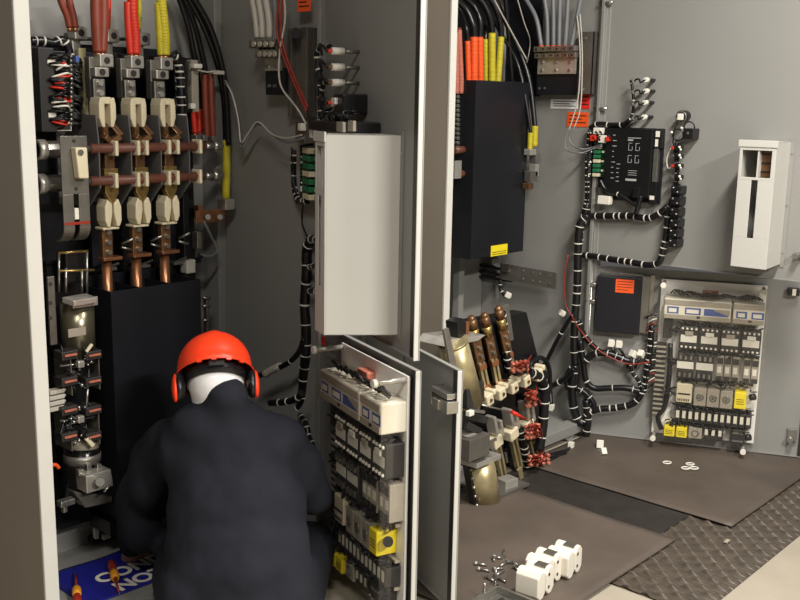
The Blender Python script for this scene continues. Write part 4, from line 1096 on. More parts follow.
# operating shafts
for v, lb, yy in ((148, 'upper brown shaft crossing the three switch poles', 2.80), (180, 'lower brown shaft crossing the three switch poles', 2.80)):
    a = L(60, v, yy); c = L(196, v-.0, yy); z = L(120, v, yy).z
    t = thing('operating_shaft', lb, 'shaft', W, (a.x, yy, z))
    part('tube', B().cyl((a.x+.1, yy, z), (c.x+.03, yy, z), .0155, n=18), SHAFT, t, 0, 'brown tube')
    part('end_coupling', B().cyl((L(36, v, yy).x, yy, z), (a.x+.02, yy, z), .026, n=8), STEEL, t, .002, 'steel end coupling')
    part('end_collar', B().cyl((L(36, v, yy).x, yy, z), (L(44, v, yy).x, yy, z), .031, n=18), ALU, t)
    part('pin', B().cyl((a.x+.02, yy, z), (a.x+.12, yy, z), .011, n=12), STEEL, t)
    for u in (113, 135, 143.5, 166, 174.5, 197):
        x = L(u, v, yy).x; part('collar', B().cbox((x, yy, z), .012, .05, .048), CREAM, t, .004, 'cream collar')
    e = L(205, v, yy).x
    part('end_fitting', B().cyl((e, yy, z), (e+.03, yy, z), .012, n=10).cyl((e+.03, yy, z), (e+.055, yy, z), .02, n=12).cyl((e+.055, yy, z), (e+.075, yy, z), .010, n=8), STEEL, t)
# slotted lever plate
yy = 2.70
A = lambda u, v: W.at(u, v, yy)
t = thing('lever_plate', 'grey slotted plate with a pale lever at the left end of the shafts', 'plate', W, A(74, 240))
p = A(60, 136); q = A(87, 225); xs0, xs1 = p.x, A(87, 136).x; xm = (xs0+xs1)/2; zt, zb = p.z, q.z
sz0, sz1 = A(76, 243).z, A(76, 194).z; hw = .0085
b = B().box(xs0, xs1, yy, yy+.006, sz1, zt).box(xs0, xm-hw, yy, yy+.006, zb, sz1).box(xm+hw, xs1, yy, yy+.006, zb, sz1)
part('face', b, DULL, t, .0015)
n = 8; rr = .05
for xa, xb in ((xs0, xm-hw), (xm+hw, xs1)):
    b = B()
    for k in range(n):
        t0 = math.pi/2*k/n; t1 = math.pi/2*(k+1)/n
        f = lambda a, r: (yy+rr-r*math.cos(a), zb-r*math.sin(a))
        (ya, za), (yb2, zb2) = f(t0, rr), f(t1, rr); (yc, zc), (yd, zd) = f(t1, rr-.006), f(t0, rr-.006)
        b.prism([(xa, ya, za), (xa, yb2, zb2), (xa, yc, zc), (xa, yd, zd)], (xb-xa, 0, 0))
    part('curved_skirt', b, DULL, t)
part('red_reflection', B().box(xs0+.002, xs1-.002, yy-.001, yy, zb+.004, zb+.012), DRED, t)  # red reflection near the plate's bend, painted on as a thin coloured strip
a = A(71, 148); c = A(82, 177)
part('lever', B().prism([(A(70, 147).x, yy-.03, A(70, 147).z), (A(82, 147).x, yy-.03, A(82, 147).z), (A(84, 178).x, yy-.03, A(84, 178).z), (A(74, 178).x, yy-.03, A(74, 178).z)], (0, .03, 0)), CREAM, t, .004, 'pale lever')
part('lever_screw', B().cyl((A(75, 152).x, yy-.034, A(75, 152).z), (A(75, 152).x, yy-.03, A(75, 152).z), .009, n=10), STEEL, t)
part('slot_pin', B().cbox((xm, yy+.01, A(76, 214).z), .014, .02, .034), WHITE, t, .002)
for v in (141, 189): part('hole', B().cyl((xm, yy-.0008, A(74, v).z), (xm, yy, A(74, v).z), .006, n=12), INK, t)
# relay with plugged wires at the upper left
yy = 2.84
A = lambda u, v, y=2.84: W.at(u, v, y)
x0, x1, z0, z1 = rect(W, 38, 47, 58, 132, yy)
t = thing('wired_relay', 'dark relay box bristling with red and black wires at the upper left', 'relay', W, (x0, yy, z0))
part('case', B().box(x0, x1, yy, 3.0, z0, z1), DARKM, t, .003)
part('plug_strip', B().box(A(62, 50).x, A(76, 50).x, yy+.06, yy+.09, A(62, 128).z, A(62, 50).z), BLACK, t, .003)
part('side_board', B().box(A(77, 50, 2.95).x, A(84, 50, 2.95).x, 2.94, 2.95, A(80, 131, 2.95).z, A(80, 48, 2.95).z), mat('pale_green_board', lin(196, 188, 140), .5), t, 0, 'pale yellow board')
part('foot_frame', B().box(A(60, 132).x, A(75, 132).x, yy+.02, yy+.03, A(60, 131).z, A(60, 122).z), BEIGEM, t)
part('foot_opening', B().box(A(61, 132).x, A(74, 132).x, yy+.018, yy+.02, A(60, 130).z, A(60, 124).z), INK, t)
part('tag', B().cbox(A(51, 62), .025, .006, .014).cbox(A(52, 115), .025, .006, .014), WHITE, t)
part('blue_clip', B().cbox(A(76, 59), .012, .02, .02), LABELB, t, .002)
for grp, m in ((0, CABLE), (1, RED), (2, WHITE), (3, CABLE)):
    wb = B()
    for k in range(34 if grp in (0, 3) else 8 if grp == 1 else 5):
        v = 54+random.random()*68
        a = A(48+random.random()*10, v, yy-.005) if grp != 3 else A(66+random.random()*4, v, yy+.05)
        e = A(62+random.random()*9, v+random.uniform(-6, 6), yy+.03) if grp != 3 else A(76+random.random()*6, v+6+random.random()*5, 2.93)
        wb.tube([a, a.lerp(e, .5)+Vector((0, -.035, random.uniform(-.01, .01))), e], .0036, 5, 4)
    part('wires', wb, m, t)
fb = B()
for k in range(16):
    for u in (64, 71): fb.cyl(A(u-1.5, 56+k*4.5, yy+.02), A(u+1.5, 56.5+k*4.5, yy+.02), .006, n=7)
part('wire_ferrule', fb, STEEL, t)
harness('black tied harness running level above the dark wired relay', W, [A(u, v, 2.93) for u, v in ((30, 41), (42, 41), (53, 43), (62, 40), (68, 48), (70, 60))], .014, .03)
harness('thin black rail wire along the back above the poles', W, [A(u, v, 3.0) for u, v in ((60, 39), (90, 39), (125, 39))], .006, .5, tie=False)
# terminal bundle at the upper right of the poles
harness('upright wire bundle with many ties right of the switch poles', W, [A(u, v, 2.92) for u, v in ((172, 55), (178, 60), (180, 75), (181, 95), (182, 116))], .016, .022, strands=7)
t = thing('terminal_strip', 'grey terminal strip with white plugs right of the switch poles', 'terminal block', W, A(193, 110, 2.96))
part('body', B().box(A(189, 110, 2.96).x, A(196, 110, 2.96).x, 2.94, 2.97, A(193, 112, 2.96).z, A(193, 60, 2.96).z), GREYM, t, .003)
part('plug', B().cbox(A(196, 66, 2.92), .035, .03, .016).cbox(A(192, 106, 2.93), .02, .02, .02), WHITE, t, .003)
part('pins', B().cbox(A(188, 75, 2.93), .01, .02, .03).cbox(A(188, 66, 2.93), .01, .02, .03), STEEL, t)
# second row of lugs behind, carrying cables
for k, (u, v) in enumerate(((77.5, 33), (110, 36), (141, 39))):
    q = A(u, v, 2.97)
    t = thing('rear_lug', '%s silver lug of the rear row above the switch poles' % ('left', 'middle', 'right')[k], 'lug', W, q, 'rear lugs above the poles')
    part('body', B().cbox(q, .045, .045, .042).box(q.x-.02, q.x+.01, q.y, q.y+.03, q.z-.08, q.z-.02), ALU, t, .004)
    part('screw', B().cyl(q+Vector((0, -.0245, 0)), q+Vector((0, -.02, 0)), .011, n=12), INK, t)
    part('rear_wall', B().box(q.x-.02, q.x+.012, q.y+.02, q.y+.05, q.z-.12, q.z), DULL, t)
def lc(name, pts, y, r, m, bands=None):
    P = [A(u, v, y) for u, v in pts]
    t = thing('power_cable', name, 'cable', W, P[-1])
    part('insulation', B().tube(P, r, 12, 8), m, t)
    part('bare_copper', B().cyl(P[-1]-Vector((0, 0, .014)), P[-1], r*.7, n=10), COPPER, t)
    if bands:
        b = B(); Q = spline(P, 12)
        for i in range(1, len(Q)-1, bands): b.torus(Q[i], Q[i+1]-Q[i-1], r, .0014, 12, 5)
        part('tape_edges', b, m, t)
lc('leftmost brown cable of the left pair, entering the rear lug', ((58, -8), (62, 4), (67, 16), (69.5, 27)), 2.95, .011, MAROON)
lc('second brown cable of the left pair, entering the rear lug', ((67, -8), (70, 4), (73, 16), (75, 27)), 2.95, .012, MAROON)
lc('left brown cable over the left switch pole', ((95.5, -8), (96, 15), (97, 35), (98, 52)), 2.865, .0175, MAROON)
lc('right brown cable over the left switch pole', ((103, -8), (103.5, 15), (103, 35), (102, 52)), 2.865, .0165, MAROON)
lc('short orange red cable behind the brown pair', ((108, -8), (108, 10), (107, 30)), 2.97, .010, RED)
lc('left red cable over the middle switch pole', ((127.5, 2), (128, 20), (129.5, 40), (131, 54)), 2.87, .012, RED)
lc('right red taped cable over the middle switch pole', ((132, -8), (133, 15), (135, 35), (135.5, 54)), 2.865, .0165, RED, 2)
lc('short yellow cable behind the red cables', ((139, -6), (139.5, 10), (139, 29)), 2.97, .007, YELLOW, 2)
lc('left yellow taped cable over the right switch pole', ((158, 3), (159, 20), (160, 40), (161, 55)), 2.87, .012, YELLOW, 2)
lc('right yellow taped cable over the right switch pole', ((161, 0), (163, 18), (165, 38), (165, 55)), 2.865, .0165, YELLOW, 2)
# black cables sweeping down at the right of the poles
for k, (pts, lb, y) in enumerate((
   (((176, -10), (187, 22), (194, 55), (199, 90), (200, 115)), 'leftmost black cable sweeping down to a red sleeve', 3.0),
   (((180, -10), (193, 20), (201, 50), (206, 75)), 'second black cable sweeping down behind the brown sleeves', 3.02),
   (((184, -10), (203, 25), (217, 62), (224, 100), (226, 142)), 'third black cable sweeping down to the yellow sleeve', 2.96),
   (((189, -10), (209, 25), (221, 62), (226.5, 100), (228.5, 145)), 'outermost black cable sweeping down to the yellow sleeve', 2.93))):
    P = [A(u, v, y) for u, v in pts]
    cable(lb, P, .011, CABLE, {0: [A(198.5, 109, 2.99), A(199, 120, 2.99), A(199, 133, 2.99)], 3: [A(226.5, 140, 2.945), A(226.5, 165, 2.945), A(226, 200, 2.945)]}.get(k), {0: RED, 3: YELLOW}.get(k), rs=.0145)
for k, u in enumerate((205, 211)):
    lc('%s brown sleeved cable right of the switch poles' % ('left', 'right')[k], ((u-.5, 74), (u, 95), (u+1, 118), (u+2, 137)), 2.95, .0115, MAROON)
lc('short red cable end beside the brown sleeved cables', ((193, 110), (194, 122), (195, 133)), 2.95, .009, RED)
t = thing('cable_strap', 'pale strap tying the black cables right of the poles', 'strap', W, A(217, 72, 2.92))
part('strap', B().cbox(A(217.5, 72.5, 2.92), .05, .02, .014), PALEC, t, .003)
part('tail', B().tube([A(u, v, 2.91) for u, v in ((198, 70), (207, 72), (216, 71))], .003, 6), PALEC, t)
# earth bar at the right ends of the shafts
t = thing('earth_bar', 'bronze earth bar with bolted lugs at the right of the shafts', 'bus bar', W, A(212, 145, 2.94))
part('bar', B().cbox(A(205, 145, 2.94), .11, .03, .035), BRONZE, t, .003)
for u, v in ((196, 138), (203, 138), (212, 139)): part('lug', B().cbox(A(u, v, 2.92), .022, .03, .02), STEEL, t, .002)
t = thing('lug_bracket', 'silver lug on a copper bracket at the foot of the yellow sleeved cable', 'lug', W, A(224, 204, 2.94))
part('lug', B().cbox(A(226, 204, 2.93), .045, .05, .04), ALU, t, .004)
part('bracket', B().cbox(A(210, 216, 2.94), .13, .008, .045).cbox(A(198.5, 212, 2.95), .02, .03, .05), COPPER, t, .002)
for u in (208, 220): part('bolt', B().cyl(A(u, 217, 2.93), A(u, 217, 2.91), .011, n=6), STEEL, t)
cable('thin cable curling from the copper bracket down the corner channel', [A(u, v, 2.94) for u, v in ((203, 220), (211, 236), (217, 250), (211, 256), (203, 256))], .005, GREYC)
t = thing('rear_connector', 'clear connector block low at the right of the switch poles', 'connector', W, A(190, 275, 2.95))
part('block', B().cbox(A(188, 266, 2.95), .04, .04, .05), PALEC, t, .004)
part('studs', B().cyl(A(199, 256, 2.95), A(203, 256, 2.95), .014, n=10).cbox(A(197, 240, 2.96), .02, .03, .06), STEEL, t, .002)
# small parts down the corner beside the barrier box
t = thing('corner_latch', 'steel latch hardware between the barrier box and the corner channel', 'latch', W, A(207, 300, 2.95))
part('upright', B().cbox(A(206.5, 315, 2.96), .014, .02, .14), DULL, t, .003)
for v in (298, 306, 320): part('pin', B().cyl(A(203, v, 2.95), A(210, v, 2.95), .006, n=8), STEEL, t)
# ---------------------------------------------------- contactor column at the left
YC = 2.80
A = lambda u, v, y=2.80: W.at(u, v, y)
t = thing('vacuum_contactor', 'contactor column of metal cylinders and wired mechanisms at the left of the cubicle', 'contactor', W, A(78, 500))
x0, x1, z0, z1 = rect(W, 46, 262, 92, 520, 2.92)
part('base_plate', B().box(x0, x1, 2.92, 2.94, z0, z1), BLACK, t)
# plain frame of rods over the top plate
fb = B()
for (a, c) in (((59, 253), (59, 292)), ((87, 251), (87, 294)), ((66, 268), (66, 293)), ((82, 270), (82, 293))):
    fb.cyl(A(*a), A(*c), .004, n=8)
part('frame_rod', fb, STEEL, t)
part('cross_rod', B().cyl(A(58, 253), A(88, 251), .004, n=8).cyl(A(58, 271), A(94, 270), .004, n=8), BRASS, t)
part('coil', B().cbox(A(72, 266, 2.86), .075, .06, .10), BLACK, t, .006)
part('top_plate', B().prism([A(62, 297, 2.76), A(74, 301, 2.72), A(97, 297, 2.72), A(86, 293, 2.78)], (0, 0, -.018)).box(A(72, 300, 2.74).x, A(97, 297, 2.74).x, 2.735, 2.745, A(74, 302, 2.74).z-.02, A(74, 300, 2.74).z+.002), ALU, t, .002)
part('metal_cylinder', B().cyl(A(77, 302), A(79, 357), .052, n=28), mat('brushed_cylinder', lin(132, 126, 106), .28, .8, var=.15, scale=8), t)
part('cylinder_label', B().cbox(A(77, 332, 2.748), .06, .003, .026), GREYM, t)
part('tie_wire', B().tube([A(u, v, 2.77) for u, v in ((88, 300), (92, 318), (93, 333), (90, 346), (84, 354))], .004, 6), CABLE, t)
part('rail', B().box(A(47, 300).x, A(54, 300).x, 2.79, 2.80, A(50, 345).z, A(50, 276).z), DULL, t, .002, 'perforated steel rail')
hb = B()
for v in (284, 303, 318): hb.cyl(A(50.5, v, 2.789), A(50.5, v, 2.787), .006, n=10)
part('rail_hole', hb, INK, t)
for v0 in (352, 407):
    for u0 in (60, 88):
        part('mechanism_cheek', B().box(A(u0, v0).x, A(u0, v0).x+.004, 2.74, 2.84, A(70, v0+38).z, A(70, v0+2).z), DULL, t, .001)
        for dv in (2, 28):
            q = A(u0+6 if u0 < 80 else u0+2, v0+dv, 2.75); part('contact_block', B().cbox(q, .055, .05, .028), DARKM, t, .003)
            part('contact_strip', B().cbox(q+Vector((0, -.028, .002)), .04, .006, .006), PINKR, t)
    part('cross_rod', B().cyl(A(60, v0+14, 2.75), A(94, v0+10, 2.75), .004, n=8), STEEL, t)
    part('knot_block', B().cbox(A(80, v0+12, 2.73), .022, .02, .022), ALU, t, .003)
    part('core', B().cbox(A(74, v0+22, 2.80), .06, .05, .06), BLACK, t, .004)
    wb = B()
    for k in range(12):
        a = A(60+random.random()*30, v0+random.random()*34, 2.75); wb.tube([a, a+Vector((random.uniform(-.03, .03), -.02, random.uniform(-.03, .03))), a+Vector((random.uniform(-.05, .05), .0, random.uniform(-.05, .05)))], .003, 5, 4)
    part('wires', wb, CABLE, t)
    gb_ = B()
    for k in range(12): gb_.ball(A(62+random.random()*30, v0+random.random()*36, 2.74), random.uniform(.004, .008), n=7, m=5)
    part('screw_head', gb_, STEEL, t)
part('link_rod', B().cyl(A(88, 386, 2.74), A(86, 412, 2.74), .004, n=8), STEEL, t)
part('bottle', B().cyl(A(82, 446), A(80, 494), .058, .056, n=28), GLOSSB, t, 0, 'dark glossy bottle')
part('bottle_cap', B().cyl(A(82, 432), A(82, 448), .034, .056, n=24).cyl(A(82, 425), A(82, 434), .014, n=14), GREYM, t)
part('bottle_band', B().cyl(A(82, 452), A(82, 461), .0595, n=28), DULL, t)
part('cream_lever', B().bar(A(86, 438, 2.73), A(93, 446, 2.73), .014, .012), CREAM, t, .003)
part('cream_lever', B().bar(A(86, 352, 2.73), A(92, 344, 2.73), .010, .010), CREAM, t, .003)
q = A(98, 482, 2.70)
part('end_box', B().prism([A(86, 476, 2.70), A(111, 469, 2.70), A(114, 486, 2.70), A(87, 494, 2.70)], (0, .07, 0)), ALU, t, .003, 'bright metal end box')
part('end_box_knob', B().cyl(A(99, 481, 2.70), A(100, 482, 2.67), .014, n=12).cyl(A(104, 492, 2.68), A(110, 485, 2.68), .004, n=8), STEEL, t)
part('top_lug', B().cbox(A(80, 472, 2.74), .02, .02, .02).cbox(A(88, 468, 2.74), .016, .02, .03).cbox(A(98, 468, 2.74), .016, .02, .03), STEEL, t, .002)
part('lower_bracket', B().prism([A(74, 492, 2.74), A(112, 496, 2.74), A(112, 502, 2.74), A(86, 508, 2.74)], (0, .05, 0)), DULL, t, .002)
part('foot_clip', B().cbox(A(66, 502, 2.74), .05, .03, .02).cbox(A(64, 506, 2.74), .014, .02, .04), STEEL, t, .003)
part('orange_wire', B().tube([A(u, v, 2.78) for u, v in ((52, 465), (56, 465), (59, 468))], .006, 8), ORANGE, t)
# white stacked plugs at the jamb
for k in range(4):
    q = W.at(55, 391+k*5.6, 2.76)
    solo('connector_plug', B().cbox(q, .05, .03, .013).cbox(q+Vector((.028, 0, 0)), .008, .018, .008), PALEC, '%s of the four pale plugs stacked by the left edge post' % ('topmost', 'second from top', 'third from top', 'lowest')[k], 'connector', group='stacked pale plugs by the post', bevel=.002)
# bottom plate and lever in front of inner beam
t = thing('floor_clip', 'small black and white clip on the inner base beam', 'clip', W, W.at(102, 540, 2.96))
part('body', B().cbox(W.at(101, 537, 2.97), .09, .03, .02, Matrix.Rotation(.1, 3, 'Y')), BLACK, t, .004)
part('white_block', B().cbox(W.at(106, 536, 2.94), .03, .02, .02).cbox(W.at(96, 533, 2.94), .014, .02, .04), WHITE, t, .003)
t = thing('dark_trough', 'dark trough across the bottom of the left cubicle above the inner beam', 'trough', W, (1.8, 3.0, .15))
part('trough', B().box(1.33, 2.2, 3.0, 3.05, .155, .30), BLACKB, t, .004)

# ---------------------------------------------------- right-hand side wall of the left cubicle
F = WL
ground_block(F, None, (265, 38, 284, 95), 'ground terminal block with pale cables on the left cubicle wall', -.06, 4)
t = thing('lug_bar', 'dark lug bar gripping the pale cables above the left ground block', 'lug bar', F, F.at(262, 48, -.1))
for v, u0, u1 in ((44, 252, 274), (54, 258, 277)):
    part('bar', B().box(F.at(u0, v, -.1).x, F.at(u1, v, -.1).x, -.115, -.06, F.at(262, v+4, -.1).z, F.at(262, v-4, -.1).z), DULL, t, .003)
    for k in range(4):
        q = F.at(u0+2.5+k*(u1-u0-4)/3, v, -.116); part('screw', B().cyl(q, q+Vector((0, -.006, 0)), .010, n=8), ALU, t)
for k, (pts, m, r) in enumerate(((((252, -6), (256, 18), (258, 38)), PALEC, .0125), (((258, -6), (262, 18), (263, 38)), PALEC, .0125), (((265, -6), (269, 18), (270, 38)), PALEC, .0125), (((274, -6), (276, 16), (276, 40)), GREYC, .010))):
    cable('%s of the four cables dropping into the left ground block' % ('leftmost', 'second', 'third', 'rightmost')[k], [WL.m @ F.at(u, v, -.09) for u, v in pts], r, m)
cable('pale wire hanging from the ground block to the top of the left door', [WL.m @ F.at(u, v, -.1) for u, v in ((284, -6), (285, 20), (280, 50), (279, 75), (283, 90), (297, 108), (306, 124))], .0035, PALEC)
cable('left dark red wire slanting to the top of the left door', [WL.m @ F.at(u, v, -.1) for u, v in ((279, -6), (277, 30), (283, 55), (295, 85), (307, 112))], .004, DRED)
cable('right dark red wire slanting beside its twin to the left door', [WL.m @ F.at(u, v, -.1) for u, v in ((283, -6), (281, 30), (286, 55), (297, 83), (308, 108))], .004, DRED)
x0, x1, z0, z1 = rect(WL, 285, 28, 307, 118, -.05)
t = thing('mounting_channel', 'dark steel channel beside the left ground block', 'bracket', WL, (x0, 0, z0))
part('channel', B().box(x0, x1, -.02, -.002, z0, z1).box(x1-.03, x1, -.05, -.02, z0, z1).box(x0, x0+.02, -.04, -.02, z0, z1), DULL, t, .002)
part('knob', B().cyl(F.at(296, 33, -.05), F.at(296, 33, -.08), .018, n=12), BLACK, t)
part('slot', B().box(F.at(291, 60, -.021).x, F.at(293.5, 60, -.021).x, -.0215, -.02, F.at(291, 82, -.021).z, F.at(291, 38, -.021).z), INK, t)
label(WL, 298, -6, 311, 11, LABELO, 'orange label at the top of the left cubicle wall', -.052)
cable('grey cable sagging along the left cubicle wall to the left door', [WL.m @ F.at(u, v, y) for u, v, y in ((219, 75, -.04), (226, 82, -.06), (234, 100, -.06), (239, 128, -.06), (242, 148, -.07), (249, 136, -.07), (257, 124, -.07), (270, 130, -.07), (280, 140, -.08), (292, 142, -.1), (303, 138, -.12))], .005, GREYC)
cable('thin pale cable sagging with the grey one on the left wall', [WL.m @ F.at(u, v, y) for u, v, y in ((221, 77, -.05), (231, 92, -.07), (238, 118, -.07), (241, 142, -.08), (249, 132, -.08), (258, 122, -.08), (272, 134, -.08), (286, 138, -.1), (302, 135, -.12))], .003, PALEC)
# ============================================================ LEFT UPPER DOOR EQUIPMENT
F = DLU
for k, v in enumerate((51.5, 67.5, 83, 103)):
    q = F.at(347, v, -.04); s_ = 'topmost', 'second', 'third', 'lowest'
    t = thing('indicator_lamp', '%s of the four lamp sockets on the left upper door' % s_[k], 'lamp', F, (q.x, 0, q.z))
    part('barrel', B().cyl((q.x, 0, q.z), (q.x, -.05, q.z), .006, n=12), DULL, t)
    part('socket', B().cyl((q.x, -.05, q.z), (q.x, -.09, q.z), .0115, n=12), WHITE, t, 0, 'pale lamp socket')
    part('tag', B().cbox((q.x-.005, -.09, q.z), .014, .022, .012), RED if k in (0, 3) else BRONZE, t, .002)
    e = F.at(322, v+3, -.05); part('wire', B().tube([(q.x-.005, -.10, q.z), (q.x-.05, -.11, q.z+.02), tuple(e)], .005, 7, 5), CABLE, t)
t = thing('selector_switch', 'small black switch block beside the lowest lamp socket of the left door', 'switch', F, F.at(352, 104, -.05))
q = F.at(352, 104, -.04); part('body', B().box(q.x-.05, q.x+.03, -.08, 0, q.z-.03, q.z+.03), BLACK, t, .004)
part('terminal', B().cbox((q.x-.03, -.085, q.z+.008), .03, .012, .02), WHITE, t, .002)
harness('tied wire bundle climbing to the lamp sockets of the left door', F, [F.at(u, v, -.05) for u, v in ((330, 47), (322, 47), (317, 54), (318, 66), (320, 80), (320, 100), (321, 122))], .009, .03)
harness('second loop of tied wire beside the lowest lamp sockets', F, [F.at(u, v, -.05) for u, v in ((332, 82), (325, 83), (322, 90), (322, 105))], .008, .03)
x0, x1, z0, z1 = rect(F, 320, 120, 357, 133, -.08)
t = thing('protection_relay', 'low black controller with loose wires on top of the left pale metal box', 'controller', F, (x0, 0, z0))
part('case', B().box(x0, x1, -.12, -.004, z0, z1), BLACK, t, .004)
part('plug', B().cbox(F.at(341, 127, -.125), .05, .01, .03).cbox(F.at(352, 126, -.125), .04, .01, .03), GREYM, t, .002)
wb = B()
for k in range(14):
    a = F.at(322+random.random()*32, 122+random.random()*5, -.09); wb.tube([a, a+Vector((random.uniform(-.03, .03), -.02, .03)), a+Vector((random.uniform(-.05, .05), .02, random.uniform(-.02, .05)))], .0035, 5, 4)
part('wires', wb, CABLE, t)
x0, x1, z0, z1 = rect(F, 300, 145, 318, 205, -.07)
terminal_strip(F, (300, 146, 318, 204), -.07, 'green terminal board with white fuses at the hinge of the left door', 7)
t = thing('terminal_block', 'grey wired terminal block at the top of the left door hinge', 'terminal block', F, F.at(307, 138, -.06))
part('block', B().cbox(F.at(308, 132, -.06), .09, .06, .07), DULL, t, .004)
part('plug', B().cbox(F.at(302, 127, -.1), .03, .02, .024).cbox(F.at(313, 133, -.1), .02, .02, .03), WHITE, t, .003)
harness('wire bundle left of the green terminal board at the left door hinge', F, [F.at(u, v, -.06) for u, v in ((294, 150), (294, 175), (295, 190), (299, 200), (307, 201))], .011, .03, strands=5)
harness('vertical taped harness along the hinge beside the pale metal box', F, [F.at(u, v, -.04) for u, v in ((311, 240), (307, 250), (307, 270), (306, 285), (305, 305), (306, 325), (306, 350), (304, 375), (302, 400), (296, 417))], .0185, .05)
harness('short harness loop entering the left door at the hinge', F, [F.at(u, v, -.04) for u, v in ((306, 246), (312, 239), (318, 240))], .014, .03)
for v in (266, 290):
    harness('%s short lead from the hinge harness to the left metal box' % ('upper' if v == 266 else 'lower'), F, [F.at(u, w_, -.05) for u, w_ in ((308, v+2), (314, v), (319, v+2))], .010, .04)
cable('thin dark wire pair falling from the green board to the hinge harness', [F.m @ F.at(u, v, -.05) for u, v in ((303, 204), (302, 222), (308, 238))], .003, CABLE)
# wall side harness behind the worker
harness('black cable with a pale sleeve slanting behind the worker', W, [WL.m @ WL.at(u, v, -.1) for u, v in ((304, 338), (299, 352), (288, 363), (272, 371), (258, 376))], .010, .2)
t = thing('cable_sleeve', 'pale yellow sleeve on the black cable behind the worker', 'sleeve', W, WL.m @ WL.at(272, 371, -.1))
part('sleeve', B().tube([WL.m @ WL.at(u, v, -.1) for u, v in ((265, 374), (272, 370), (280, 366))], .0145, 10), PALEC, t)
harness('lower black harness running from the hinge behind the worker', W, [WL.m @ WL.at(u, v, -.12) for u, v in ((302, 393), (296, 399), (285, 402), (270, 403))], .012, .05)
harness('drooping harness end at the left edge of the clear relay board', F, [F.at(u, v, -.05) for u, v in ((300, 415), (306, 424), (309, 437), (313, 446), (314, 462))], .010, .03)
label(DLU, 314, 331, 325, 346, LABELR, 'red label under the left pale metal box', -.012, 2)
# left relay board
relay_board(DLL, .198, 'clear covered relay board on the left lower door in front of the worker', .09)
# ============================================================ BLUE SHEET AND SCREWDRIVERS
zf = .066
A_ = W.flat(58, 573, zf); B_ = W.flat(128, 549, zf); C_ = W.flat(74, 598, zf)
p0 = Vector((A_.x-.05, A_.y+.005, zf)); ex = Vector((1, -.03, 0)).normalized(); ey = Vector((ex.y, -ex.x, 0)); hh = .28; ww = .62
t = thing('warning_sheet', 'blue sheet with white capital letters lying on the floor of the left cubicle', 'sign', W, p0)
b = B(); n = 16; vs = []; fs = []
for j in range(n+1):
    for i in range(n+1):
        q = p0+ex*(ww*i/n)+ey*(hh*j/n); q.z = zf+.0035+.0025*math.sin(i*.9)*math.cos(j*.7); vs.append(q)
for j in range(n):
    for i in range(n): k = j*(n+1)+i; fs.append((k, k+n+1, k+n+2, k+1))
sh = part('sheet', b.add(vs, fs, True), BLUESH, t)
md = sh.modifiers.new('thick', 'SOLIDIFY'); md.thickness = .0015
def floor_text(body, u, v, size, ang):
    me = text_mesh('lettering', body, size, WHITE); o = bpy.data.objects.new('lettering', me); COL.objects.link(o); o.parent = t
    q = W.flat(u, v, zf+.008); o.location = q-FR[t.name]; o.rotation_euler = (0, 0, ang); o['label'] = 'white capital letters'
floor_text('CONDU', 101, 583.5, .085, .0)
floor_text('NOT', 120.5, 591, .085, .0)
def driver(label, u0, v0, u1, v1, u2, v2):
    h0 = W.flat(u0, v0, zf+.024); h1 = W.flat(u1, v1, zf+.02); tip = W.flat(u2, v2, zf+.012)
    t = thing('screwdriver', label, 'screwdriver', W, (h0.x, h0.y, zf))
    d = (h1-h0); Ld = d.length; d.normalize()
    part('handle', B().lathe([(0, .006), (.006, .012), (Ld*.35, .014), (Ld*.6, .011), (Ld*.8, .0135), (Ld, .009)], h0, d, 14), DRED, t)
    part('grip_band', B().lathe([(Ld*.55, .0125), (Ld*.7, .0145), (Ld*.9, .0145), (Ld*1.0, .011)], h0, d, 14), AMBER, t, 0, 'amber grip band')
    part('shaft', B().cyl(h1, tip, .004, n=10), DRED, t, 0, 'red insulated shaft')
    part('tip', B().cyl(tip, tip+(tip-h1).normalized()*.012, .003, .0015, n=8), STEEL, t)
driver('red and amber screwdriver at the left edge of the blue sheet, tip pointing inward', 77.5, 606, 76.5, 588, 75.5, 574)
driver('red and amber screwdriver across the white letters, tip pointing outward', 111, 562, 115.5, 579, 119, 592)

# ============================================================ THE KNEELING WORKER
D0 = 2.80
MF = Frame(0, 0, -48.2)      # local x to the right of the worker as seen, local y away
def K(u, v, d): return MF.at(u, v, d)
base = K(225, 600, 2.75); base.z = 0
PER = thing('person', 'worker in navy coveralls and a red hard hat kneeling before the left cubicle', 'person', MF, base)
def cap(b, p, q, r0, r1, n=14):
    p, q = Vector(p), Vector(q); d = q-p; N = max(2, int(d.length/(.5*min(r0, r1)))+1)
    b.cyl(p, q, r0, r1, n=18); b.ball(p, r0, n=18, m=12); b.ball(q, r1, n=18, m=12)
def ell(b, c, rx, ry, rz, rot=None): b.ball(c, rx, ry, rz, n=24, m=16, rot=rot)
def remesh(o, vox, smooth=6, fac=.5):
    m = o.modifiers.new('remesh', 'REMESH'); m.mode = 'VOXEL'; m.voxel_size = vox; m.use_smooth_shade = True
    if smooth: s_ = o.modifiers.new('smooth', 'SMOOTH'); s_.factor = fac; s_.iterations = smooth
